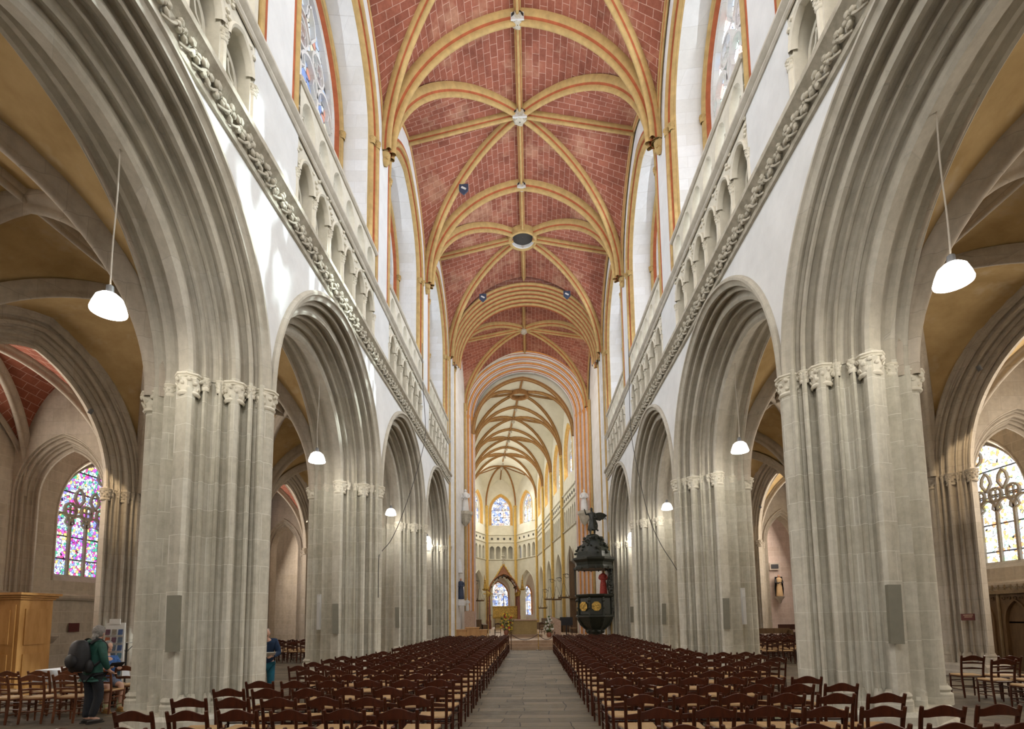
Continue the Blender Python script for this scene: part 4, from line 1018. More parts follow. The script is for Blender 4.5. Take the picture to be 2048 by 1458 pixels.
def face(e,c,yaw,skin,sc=1.0,pitch=0):
    """head with eyes, nose, mouth, ears, at c facing -y rotated by yaw"""
    M=Matrix.Translation(c)@Matrix.Rotation(yaw,4,'Z')@Matrix.Rotation(pitch,4,'X')@Matrix.Scale(sc,4)
    m=MB(); m.ball((0,0,.01),(.076,.095,.115),14,10); m.ball((0,-.04,-.055),(.052,.055,.06),10,7); m.ball((0,-.098,-.012),(.013,.022,.022),8,6); m.ball((0,-.088,.02),(.012,.014,.03),6,4)
    for s in (-1,1): m.ball((s*.078,.005,-.01),(.012,.022,.034),8,6)
    m.ball((0,-.088,-.052),(.026,.01,.007),8,4); m.tube([(0,.01,-.06),(0,.025,-.16)],.052,10)
    m.xf(M); m.build('head',skin,e,ang=70)
    m=MB()
    for s in (-1,1): m.ball((s*.03,-.086,.018),(.011,.007,.008),8,6)
    m.xf(M); m.build('eyes',MAT['darkshoe'],e)
    return M
def visitor():
    X,Y=-7.82,9.45; e=empty('person',(X,Y,0),radians(-14)); tag(e,'standing person in a dark green jacket with a black backpack, seen from behind','person')
    # facing +y (away), weight on left leg
    body=[('pelvis',None,(0,0,.92),(.14,.10)),('waist','pelvis',(.0,.0,1.08),(.125,.09)),('chest','waist',(.0,.0,1.27),(.15,.105)),('neck','chest',(.0,.03,1.45),(.055,.055)),('top','neck',(.0,.05,1.52),(.05,.05)),
     ('hl','pelvis',(-.09,0,.86),.085),('kl','hl',(-.09,.03,.48),.058),('al','kl',(-.09,-.02,.09),.040),('tl','al',(-.09,.13,.04),.035),
     ('hr','pelvis',(.09,0,.86),.085),('kr','hr',(.11,.06,.48),.058),('ar','kr',(.09,-.05,.10),.040),('tr','ar',(.10,.10,.05),.035),
     ('sl','chest',(-.17,.0,1.38),.060),('el','sl',(-.24,.0,1.12),.045),('wl','el',(-.18,.18,1.0),.030),
     ('sr','chest',(.17,.0,1.38),.060),('er','sr',(.25,-.01,1.12),.045),('wr','er',(.22,.12,.92),.030)]
    body+=hand('l','l' and (-.18,.18,1.0),'wl',(.35,.9,-.1),(1,-.3,.1))+hand('r',(.22,.12,.92),'wr',(.0,.75,-.6),(-1,0,0))
    v,ed,r=chain(body); skinned('body',v,ed,r,MAT['flesh'],e)
    jk=[('p',None,(0,-.0,.90),(.175,.135)),('w','p',(0,0,1.08),(.155,.12)),('c','w',(0,0,1.28),(.18,.13)),('n','c',(0,.02,1.44),(.085,.08)),
      ('sl','c',(-.17,0,1.37),.085),('el','sl',(-.25,-.0,1.12),.065),('wl','el',(-.19,.16,1.01),.045),('sr','c',(.17,0,1.37),.085),('er','sr',(.26,-.01,1.12),.065),('wr','er',(.225,.10,.94),.045),('hem','p',(0,0,.80),(.185,.14))]
    v,ed,r=chain(jk); skinned('jacket',v,ed,r,MAT['jacket'],e)
    m=MB(); m.tube(curve3([(-.12,.0,1.46),(0,-.10,1.44),(.12,.0,1.46),(0,.09,1.44),(-.12,0,1.46)],4),.035,8); m.build('hood',MAT['jacket'],e)
    tr=[('p',None,(0,0,.90),(.15,.115)),('hl','p',(-.09,0,.82),.10),('kl','hl',(-.09,.03,.48),.075),('al','kl',(-.09,-.02,.08),.062),('hr','p',(.09,0,.82),.10),('kr','hr',(.11,.06,.48),.075),('ar','kr',(.09,-.05,.10),.062)]
    v,ed,r=chain(tr); skinned('trousers',v,ed,r,MAT['trousers'],e)
    for s,yy in ((-1,.0),(1,-.03)):
        m=MB(); m.ball((s*.095,.05+yy,.045),(.045,.14,.05),10,8); m.box((s*.095,.05+yy,.012),(.085,.27,.024)); m.build('shoe',MAT['darkshoe'],e)
    # backpack, bulging on the back (-y)
    m=MB(); rows=[]
    for z,hx,hy in ((.93,.10,.06),(.95,.17,.12),(1.05,.19,.15),(1.2,.19,.15),(1.35,.17,.13),(1.44,.14,.10),(1.48,.08,.05)):
        rows.append([(-.02+hx*cos(a)*(1 if abs(cos(a))<.8 else .97),-.24+hy*sin(a),z) for a in [2*pi*q/16 for q in range(16)]])
    m.grid(rows,0,True); m.poly(rows[0][::-1]); m.poly(rows[-1]); m.ball((-.02,-.37,1.12),(.13,.07,.13),10,8); m.ball((-.22,-.2,1.02),(.07,.07,.12),8,6); m.ball((.17,-.2,1.02),(.07,.07,.12),8,6); pk=m.build('backpack',MAT['pack'],e,ang=60)
    for s in (-1,1):
        m=MB(); m.tube(curve3([(s*.11,-.16,1.42),(s*.13,-.02,1.49),(s*.14,.12,1.35),(s*.16,.05,1.15),(s*.15,-.1,1.02)],5),.022,8,flat=.5); m.build('shoulder_strap',MAT['pack'],pk)
    M=face(e,Vector((.01,.06,1.60)),pi+.35,MAT['flesh'],1.0)
    m=MB(); m.ball((0,.018,.028),(.092,.108,.118),16,12); m.ball((0,.09,-.05),(.055,.05,.06),10,8); m.tube(curve3([(0,.12,-.04),(0,.14,-.10),(0,.12,-.18)],4),[.03,.032,.033,.034,.033,.03,.026,.02,.012],8)
    m.ball((0,-.045,.075),(.07,.05,.05),10,6); m.xf(M); m.build('hair',MAT['hair'],e,ang=70)
visitor()
def seated():
    X,Y=-8.70,10.80; e=empty('person',(X,Y,0),radians(62)); tag(e,'seated person in checked shorts and pale socks, mostly hidden behind the standing one','person')
    # seated facing -y local -> turned towards +x
    b=[('pelvis',None,(0,.02,.56),(.15,.11)),('waist','pelvis',(0,.0,.74),(.13,.10)),('chest','waist',(0,-.03,.95),(.155,.11)),('neck','chest',(0,-.04,1.12),.05),('top','neck',(0,-.05,1.18),.045)]
    for n,s in (('l',-1),('r',1)):
        b+=[('h'+n,'pelvis',(s*.10,-.02,.54),.088),('k'+n,'h'+n,(s*.12,-.44,.53),.056),('c'+n,'k'+n,(s*.12,-.42,.34),.052),('a'+n,'c'+n,(s*.12,-.40,.09),.036),('t'+n,'a'+n,(s*.12,-.52,.045),.032),
            ('s'+n,'chest',(s*.17,-.03,1.05),.055),('e'+n,'s'+n,(s*.22,-.10,.83),.042),('w'+n,'e'+n,(s*.10,-.32,.86),.027)]
    b+=hand('l',(-.10,-.32,.86),'wl',(.3,-.9,.1),(1,.3,0))+hand('r',(.10,-.32,.86),'wr',(-.3,-.9,.1),(-1,.3,0))
    v,ed,r=chain(b); skinned('body',v,ed,r,MAT['flesh'],e)
    j=[('w',None,(0,.0,.62),(.165,.13)),('c','w',(0,-.03,.92),(.175,.13)),('n','c',(0,-.04,1.10),.07)]
    for n,s in (('l',-1),('r',1)): j+=[('s'+n,'c',(s*.17,-.03,1.04),.078),('e'+n,'s'+n,(s*.22,-.10,.84),.062)]
    v,ed,r=chain(j); skinned('shirt',v,ed,r,MAT['shirt'],e)
    j=[('p',None,(0,.02,.56),(.17,.12))]
    for n,s in (('l',-1),('r',1)): j+=[('h'+n,'p',(s*.10,-.05,.55),.108),('k'+n,'h'+n,(s*.125,-.36,.54),.092)]
    v,ed,r=chain(j); skinned('shorts',v,ed,r,MAT['shorts'],e)
    for s in (-1,1):
        m=MB(); m.tube([(s*.12,-.40,.24),(s*.12,-.40,.07)],[.045,.043],10); m.build('sock',MAT['sock'],e)
        m=MB(); m.ball((s*.12,-.46,.045),(.045,.13,.05),10,8); m.box((s*.12,-.46,.012),(.085,.25,.024)); m.build('shoe',MAT['shoe'],e)
    M=face(e,Vector((0,-.07,1.28)),.1,MAT['flesh'],.98,.2); m=MB(); m.ball((0,.02,.03),(.088,.10,.11),14,10); m.xf(M); m.build('hair',MAT['hair'],e)
    bk=MB(); bk.box((0,0,0),(.24,.17,.008),rx=-.6); bk.xf(Matrix.Translation((X+.34,Y-.12,.93))@Matrix.Rotation(radians(62),4,'Z')); tag(bk.build('booklet',MAT['iron'],loc=(X+.34,Y-.12,.93)),'thin dark tablet held by the seated person in shorts','booklet')
seated()
put_chair(-8.74,10.85,radians(62)+pi,'rush-seat chair under the seated person in checked shorts',None,1,'chairlight2')
def reader():
    X,Y=-5.74,11.6; e=empty('person',(X,Y,0),radians(25)); tag(e,'person in a navy sweater and teal trousers bending over papers beside the nearest left pier','person')
    b=[('pelvis',None,(0,.03,.90),(.15,.11)),('waist','pelvis',(0,-.02,1.06),(.14,.11)),('chest','waist',(0,-.14,1.25),(.165,.12)),('neck','chest',(0,-.24,1.38),.05),('top','neck',(0,-.28,1.43),.045)]
    for n,s in (('l',-1),('r',1)):
        b+=[('h'+n,'pelvis',(s*.10,.03,.84),.088),('k'+n,'h'+n,(s*.11,.0,.47),.058),('a'+n,'k'+n,(s*.11,.04,.09),.038),('t'+n,'a'+n,(s*.12,-.10,.045),.034),
            ('s'+n,'chest',(s*.18,-.14,1.33),.060),('e'+n,'s'+n,(s*.25,-.16,1.07),.045),('w'+n,'e'+n,(s*.12,-.38,1.02),.028)]
    b+=hand('l',(-.12,-.38,1.02),'wl',(.4,-.9,.0),(1,.4,0))+hand('r',(.12,-.38,1.02),'wr',(-.4,-.9,0),(-1,.4,0))
    v,ed,r=chain(b); skinned('body',v,ed,r,MAT['flesh'],e)
    j=[('w',None,(0,.04,.80),(.185,.15)),('m','w',(0,-.03,1.06),(.175,.135)),('c','m',(0,-.13,1.26),(.195,.14)),('n','c',(0,-.22,1.36),.07)]
    for n,s in (('l',-1),('r',1)): j+=[('s'+n,'c',(s*.18,-.14,1.32),.085),('e'+n,'s'+n,(s*.26,-.16,1.07),.068),('w'+n,'e'+n,(s*.14,-.36,1.02),.045)]
    v,ed,r=chain(j); skinned('sweater',v,ed,r,MAT['sweater'],e)
    j=[('p',None,(0,.03,.88),(.165,.13))]
    for n,s in (('l',-1),('r',1)): j+=[('h'+n,'p',(s*.10,.03,.80),.105),('k'+n,'h'+n,(s*.11,.0,.47),.08),('a'+n,'k'+n,(s*.11,.04,.10),.066)]
    v,ed,r=chain(j); skinned('trousers',v,ed,r,MAT['teal'],e)
    for s in (-1,1): m=MB(); m.ball((s*.115,-.03,.045),(.045,.14,.05),10,8); m.build('shoe',MAT['darkshoe'],e)
    M=face(e,Vector((0,-.33,1.50)),.0,MAT['flesh'],1.0,.7); m=MB(); m.ball((0,.03,.012),(.085,.09,.10),14,10); m.xf(M); m.build('hair',MAT['hair'],e)
    bk=MB(); bk.box((0,0,0),(.30,.21,.006),rx=-.5); bk.box((.05,.02,.006),(.28,.2,.004),rx=-.5,rz=.2); bk.xf(Matrix.Translation((X+.19,Y-.40,1.06))@Matrix.Rotation(radians(25),4,'Z')); tag(bk.build('papers',MAT['paper'],loc=(X+.19,Y-.4,1.06)),'open white papers held by the person in the navy sweater','papers')
reader()
# ================================================================== CROSSING FURNISHINGS
MAT['stepstone']=plaster('step_stone',(.30,.20,.13),(.42,.30,.20),3,.15,.5)
MAT['goldstone']=stone('golden_mosaic_stone',(.36,.26,.11),(.50,.38,.18),joint=(.30,.21,.08),bw=.11,bh=.06,mort=.006,axes=((0,1),2,None),stain=.4)
MAT['pinkstone']=plaster('pink_granite',(.42,.29,.21),(.56,.41,.31),14,.1,.5)
MAT['boxwood']=woodmat('pale_box_wood',(.48,.27,.11),(.62,.38,.17),.5,2)
MAT['bronze']=plain('dark_green_carved_wood',(.018,.021,.014),.4,spec=.5,var=.4,sc=9); MAT['gold']=plain('gilt',(.50,.32,.075),.4,.6,var=.5,sc=9)
for k,(y,z) in enumerate(((28.75,.16),(29.15,.32),(29.55,.48))):
    m=MB(); m.box((0,(y+31.6)/2,z-.08),(8.5,31.6-y,.16)); tag(m.build('step',MAT['stepstone'],ang=20),['lowest broad stone step before the altar','middle stone step before the altar','top stone step before the altar'][k],'step','steps up to the crossing')
m=MB(); m.box((0,50.9,.24),(9.5,38.8,.479)); tag(m.build('floor',MAT['stepstone'],ang=20),kind='structure')
FZ=.48
# altar
e=empty('altar',(-.5,35,FZ)); tag(e,'low block altar faced in golden brown mosaic under a pale top slab','altar')
m=MB(); m.box((0,0,.08),(2.5,1.5,.16)); m.build('base',MAT['stepstone'],e,ang=20)
m=MB(); m.box((0,0,.60),(1.84,.85,.88)); m.build('block',MAT['goldstone'],e,ang=20)
m=MB(); m.box((0,0,1.08),(1.96,.96,.08)); m.build('top_slab',MAT['pinkstone'],e,ang=20)
# boxes
for k,(x,y,w,h) in enumerate(((-4.35,33.0,.85,.50),(-3.62,33.3,.85,.62),(-2.98,33.2,.62,.48))):
    e=empty('wooden_box',(x,y,FZ)); tag(e,['left pale wooden box with a projecting lid beside the altar steps','middle and tallest pale wooden box beside the altar steps','right narrow pale wooden box beside the altar steps'][k],'box','wooden boxes left of the altar')
    m=MB(); m.box((0,0,h/2),(w*.9,.6,h)); m.build('body',MAT['boxwood'],e,ang=20); m=MB(); m.box((0,0,h+.03),(w,.7,.06)); m.build('lid',MAT['boxwood'],e,ang=20)
e=empty('stone_plinth',(-4.05,35.6,FZ)); tag(e,'tall pink stone block standing before the left striped jamb','plinth')
m=MB(); m.box((0,0,.85),(.62,.6,1.7)); m.build('block',MAT['pinkstone'],e,ang=20)
figure('small_statue','small pale statue on top of the pink stone block',-4.2,35.6,FZ+1.72,.85,[MAT['silver'],MAT['silver']])
# ambo
m=MB(); m.prism([(-.35,0,0),(.35,0,0),(.35,0,1.0),(-.35,0,1.35)],(0,.8,0)); m.xf(Matrix.Translation((1.62,34.6,FZ))); tag(m.build('ambo',MAT['pinkstone'],loc=(1.62,34.6,FZ),ang=20),'slanting pink stone lectern right of the altar','ambo')
m=MB(); m.box((2.4,36,FZ+.95),(.85,.1,.55)); m.box((2.4,36.05,FZ+.35),(.08,.08,.7)); m.box((2.4,36.05,FZ+.02),(.5,.4,.04)); tag(m.build('screen',MAT['iron'],loc=(2.4,36,FZ)),'black flat screen on a stand right of the altar','screen')
# flowers
MAT['leaf']=plain('green_leaves',(.06,.12,.02),.6,var=.5,sc=30); MAT['fyel']=plain('yellow_petals',(.75,.55,.05),.6); MAT['fred']=plain('red_petals',(.55,.03,.03),.6); MAT['fwhite']=plain('white_petals',(.8,.8,.75),.6); MAT['clay']=plain('vase_clay',(.30,.12,.07),.5)
def flowers(X,Y,Z,h,w,mats,lb,seed):
    e=empty('flower_arrangement',(X,Y,Z)); tag(e,lb,'flowers'); r=random.Random(seed)
    m=MB(); m.lathe([(.10,0),(.15,.1),(.16,.22),(.12,.3),(.14,.33)],(0,0,0),12); m.build('vase',MAT['clay'],e)
    m=MB()
    for k in range(110):
        a=r.random()*6.28; t=r.random(); rr=w*(.25+.75*r.random())*sin(pi*min(1,.25+t*.7)); p=Vector((rr*cos(a),rr*sin(a)*.6,.28+t*h))
        M=Matrix.Rotation(r.random()*6,3,'Z')@Matrix.Rotation(r.random()*2,3,'X'); m.ball(p,(.035,.012,.075),5,4,0,M)
    for k in range(12): a=r.random()*6.28; m.tube([(0,0,.25),(w*.5*cos(a),w*.3*sin(a),.3+h*.7*r.random())],.006,4)
    m.build('foliage',MAT['leaf'],e)
    for q,mt in enumerate(mats):
        m=MB()
        for k in range(13):
            a=r.random()*6.28; t=r.random(); rr=w*(.3+.7*r.random())*sin(pi*min(1,.25+t*.7)); c=(rr*cos(a),rr*sin(a)*.6-.06,.3+t*h)
            for z in range(5): b=z*1.257; m.ball((c[0]+.035*cos(b),c[1],c[2]+.035*sin(b)),(.028,.015,.028),5,4)
        m.build('blossoms',mt,e)
flowers(-1.55,34.2,FZ+.15,1.15,.52,[MAT['fyel'],MAT['fred'],MAT['fyel']],'large bouquet of yellow and red flowers left of the altar',1)
flowers(1.15,33.6,FZ,1.0,.34,[MAT['fwhite'],MAT['fwhite']],'spray of white flowers in front of the pink lectern',2)
# processional cross
e=empty('processional_cross',(-2.72,34.5,FZ)); tag(e,'tall thin gold processional cross standing left of the flowers','cross')
m=MB(); m.lathe([(.2,0),(.2,.04),(.03,.1)],(0,0,0),12); m.build('base',MAT['gold'],e)
m=MB(); m.tube([(0,0,.05),(0,0,2.4)],.022,8); m.ball((0,0,2.2),.05,8,6); m.build('staff',MAT['gold'],e)
m=MB(); m.box((0,0,2.72),(.06,.04,.62)); m.box((0,0,2.80),(.5,.04,.06)); m.ball((0,0,2.80),(.14,.03,.14),10,6)
for a,b in ((0,3.05),(-.26,2.8),(.26,2.8)): m.ball((a,0,b),.05,6,4)
m.build('cross_head',MAT['gold'],e)
# rope barrier
MAT['rope']=plain('dark_rope',(.06,.035,.03),.8)
PX=[-1.02,.42,1.3]
for k,x in enumerate(PX):
    e=empty('barrier_post',(x,28.45,0)); tag(e,['left post of the rope barrier at the altar steps','middle post of the rope barrier at the altar steps','right post of the rope barrier at the altar steps'][k],'post','rope barrier posts')
    m=MB(); m.tube([(0,0,.02),(0,0,.92)],.02,8); m.ball((0,0,.94),.035,8,6); m.build('pole',MAT['gold'] if k==1 else MAT['chairdark'],e); m=MB(); m.lathe([(.15,0),(.15,.02),(.03,.04)],(0,0,0),14); m.build('base',MAT['chairdark'],e)
for k in (0,1):
    m=MB(); x0,x1=PX[k],PX[k+1]; m.tube([(x0+(x1-x0)*q/12,28.45,.86-.30*(1-((q-6)/6)**2)) for q in range(13)],.016,6); tag(m.build('barrier_rope',MAT['rope']),['longer dark rope sagging between the left and middle barrier posts','shorter dark rope sagging to the right barrier post'][k],'rope')
# ---- pulpit
def pulpit():
    X,Y=3.52,29.3; e=empty('pulpit',(X,Y,0)); tag(e,'dark carved pulpit with gilt panels and a domed canopy by the right crossing pier','pulpit')
    oc=lambda r,z,ph=pi/8:[(r*cos(ph+q*pi/4),r*sin(ph+q*pi/4),z) for q in range(8)]
    m=MB(); m.grid([oc(r,z) for r,z in ((.62,.0),(.62,.15),(.42,.25),(.36,.55),(.40,.85),(.50,1.0),(.52,1.08),(.72,1.25),(.98,1.62),(1.02,1.70))],0,True)
    for q in range(8):
        a=pi/8+q*pi/4; m.tube([(.5*cos(a),.5*sin(a),1.05),(.8*cos(a),.8*sin(a),1.3),(.98*cos(a),.98*sin(a),1.66)],.05,6); m.ball((.42*cos(a),.42*sin(a),.95),.12,8,6)
    m.build('stem',MAT['bronze'],e,ang=25)
    m=MB(); m.grid([oc(r,z) for r,z in ((1.02,1.68),(1.08,1.72),(1.08,1.80),(.93,1.86),(.93,2.72),(1.02,2.78),(1.10,2.84),(1.12,2.92),(.98,2.94),(.86,2.94),(.86,1.9))],0,True)
    for q in range(8):
        a=pi/8+q*pi/4; m.tube([(.97*cos(a),.97*sin(a),1.82),(.97*cos(a),.97*sin(a),2.76)],.06,8); m.ball((.99*cos(a),.99*sin(a),2.6),.09,8,6); m.ball((.99*cos(a),.99*sin(a),2.2),.075,8,6)
    m.build('basin',MAT['bronze'],e,ang=25)
    for q in (4,5,6):
        a=q*pi/4; M=Matrix.Rotation(a,4,'Z')
        m=MB(); pts=[(.905,.24*cos(k*pi/4+pi/8)*1.05,2.28+.24*sin(k*pi/4+pi/8)*1.05) for k in range(8)]
        m.prism(pts,(.025,0,0)); 
        r=random.Random(q)
        for k in range(16): m.ball((.935,r.uniform(-.16,.16),2.28+r.uniform(-.16,.16)),(.02,.035,.05),6,4)
        m.tube([(.93,p[1],p[2]) for p in pts]+[(.93,pts[0][1],pts[0][2])],.018,6)
        m.xf(M); m.build('gilt_panel',MAT['gold'],e,ang=30)
    # back panel with carved foliage
    m=MB(); m.box((.93,.1,3.2),(.16,.55,3.0)); r=random.Random(9)
    for k in range(70):
        m.ball((.93+r.uniform(-.14,.05),-.22+r.uniform(-.08,.12),1.9+r.random()*2.6),(.07,.06,.08),6,4)
    m.tube(curve3([(.82,-.1,2.95),(.72,-.15,3.5),(.85,-.1,4.1),(.6,-.1,4.35)],5),.05,6)
    m.build('back_panel',MAT['bronze'],e,ang=35)
    m=MB(); m.tube([(-.98,.3,2.9),(-1.0,.3,4.3)],.035,8); m.build('corner_rod',MAT['bronze'],e)
    m=MB(); m.grid([oc(r,z) for r,z in ((.3,4.42),(.95,4.36),(1.08,4.30),(1.10,4.40),(1.02,4.52),(1.06,4.66),(1.22,4.80),(1.24,4.90),(1.02,4.95),(.98,5.02),(.95,5.25),(.80,5.45),(.6,5.75),(.42,6.0),(.38,6.15),(.30,6.2))],0,True)
    m.poly(oc(.3,6.2)); m.build('canopy',MAT['bronze'],e,ang=25)
    m=MB(); r=random.Random(4)
    for k in range(90):
        a=r.random()*6.28; t=r.random(); rr=.95-.5*t+r.uniform(-.03,.07); m.ball((rr*cos(a),rr*sin(a),5.1+t*1.0),(.08,.08,.07),6,4)
    for q in range(16): a=q*pi/8; m.ball((1.05*cos(a),1.05*sin(a),4.34),(.05,.05,.09),6,4)
    m.build('carved_edging',MAT['bronze'],e)
    m=MB(); m.poly(oc(.96,4.37)); m.build('canopy_soffit',MAT['walnut'],e)
pulpit()
def angel():
    X,Y,Z=3.52,29.3,6.2; e=empty('angel_statue',(X,Y,Z)); tag(e,'dark winged angel statue with a raised arm on top of the pulpit canopy','statue')
    b=[('p',None,(0,0,.72),(.15,.12)),('w','p',(0,0,.92),(.12,.10)),('c','w',(0,.0,1.14),(.16,.11)),('n','c',(0,-.02,1.33),.055),('h','n',(-.02,-.03,1.48),(.09,.10)),('ht','h',(-.02,-.03,1.57),.06),
       ('hl','p',(-.09,0,.62),.10),('kl','hl',(-.10,-.04,.34),.07),('al','kl',(-.10,.0,.07),.045),('fl','al',(-.10,-.12,.03),.035),('hr','p',(.10,0,.62),.10),('kr','hr',(.13,.02,.34),.07),('ar','kr',(.14,.08,.08),.045),('fr','ar',(.14,-.04,.03),.035),
       ('sl','c',(-.17,0,1.22),.065),('el','sl',(-.32,-.05,1.16),.05),('wl','el',(-.40,-.08,1.40),.038),('gl','wl',(-.42,-.09,1.48),.03),('sr','c',(.17,0,1.22),.065),('er','sr',(.24,-.06,1.0),.05),('wr','er',(.10,-.2,.95),.038)]
    v,ed,r=chain(b); skinned('body',v,ed,r,MAT['bronze'],e)
    m=MB(); m.lathe([(.20,.32),(.24,.30),(.22,.45),(.19,.62),(.16,.82),(.17,.92)],(0,0,0),18,wob=lambda a,z:1+.12*sin(6*a+z*5)); m.tube(curve3([(.15,.05,.9),(.28,.1,.6),(.26,.05,.35),(.34,.1,.28)],4),[.06]*4+[.05]*9,7); m.build('robe',MAT['bronze'],e,ang=60)
    for s in (1,-1):
        m=MB(); rows=[]
        for i in range(9):
            t=i/8; x=.08+t*.78; zt=1.20+.22*sin(t*2.4)-t*.16; zb=1.0-.15*sin(t*3.1)-.10*t+(.25*t*t); y=.12+.22*t
            rows.append([(x,y-.02,zt),(x,y-.035,(zt+zb)/2),(x,y-.02,zb+.03*sin(i*3)),(x,y+.02,zb+.03*sin(i*3)),(x,y+.035,(zt+zb)/2),(x,y+.02,zt)])
        m.grid(rows,0,True); m.poly(rows[0]); m.poly(rows[-1][::-1])
        for i in range(7): t=(i+1)/8; m.tube([(.1+t*.7,.13+.2*t,1.2-.05*t),(.2+t*.72,.10+.22*t,.92)],.022,5)
        if s<0: m.xf(Matrix.Rotation(radians(55),4,'Z')@Matrix.Scale(.85,4))
        m.build('wing',MAT['bronze'],e,ang=40)
    m=MB(); m.lathe([(.32,-.03),(.34,.0),(.25,.05),(.02,.06)],(0,0,0),10,wob=lambda a,z:1+.1*sin(5*a)); m.build('base',MAT['bronze'],e)
angel()
MAT['redrobe']=plain('red_robe_paint',(.42,.05,.035),.6,var=.4,sc=18)
figure('saint_statue','red-robed saint statue seen behind the pulpit opening',4.08,29.62,2.95,1.35,[MAT['redrobe'],MAT['skin'],MAT['redrobe']])
figure('stone_statue','pale stone statue high on the right crossing pier behind the angel',3.95,37.4,9.15,1.6,[MAT['whiteblock'],MAT['whiteblock']])
figure('stone_statue','pale stone statue on a bracket high on the left crossing wall',-4.35,36.0,9.0,1.6,[MAT['whiteblock'],MAT['whiteblock']])
for X,Y,Z,lb in ((-4.35,36.0,9.0,'dark carved bracket under the left high statue'),(3.95,37.4,9.15,'stone bracket under the right high statue')):
    m=MB(); m.lathe([(.05,-1.0),(.2,-.85),(.35,-.55),(.42,-.3),(.5,-.2),(.5,0),(.02,0)],(X,Y,Z),8); tag(m.build('statue_bracket',MAT['cornice'],loc=(X,Y,Z),ang=30),lb,'bracket')
figure('saint_statue','dark blue-robed statue low on the left crossing wall',-4.45,34.2,2.95,1.35,[MAT['blue'],MAT['skin']])
m=MB(); m.box((-4.5,34.3,2.7),(.6,.6,.35)); m.box((-4.6,34.4,5.1),(.5,.5,.9),top=.5); tag(m.build('statue_niche',MAT['whiteblock'],loc=(-4.5,34.3,2.7),ang=20),'carved stone base and canopy of the dark blue statue','niche')
# brown choir screen piece right of the opening
m=MB(); m.box((3.5,41.4,3.0),(.9,.5,6.0)); 
for k in range(4): m.tube([(3.1+.27*k,41.1,6.0),(3.1+.27*k,41.1,7.2-.2*(k%2))],[.06,.01],6)
m.box((3.5,41.1,3.2),(1.1,.3,.2)); tag(m.build('carved_stall_end',MAT['walnut'],loc=(3.5,41.4,3),ang=25),'tall dark carved wooden stall end beside the right striped jamb','stall')
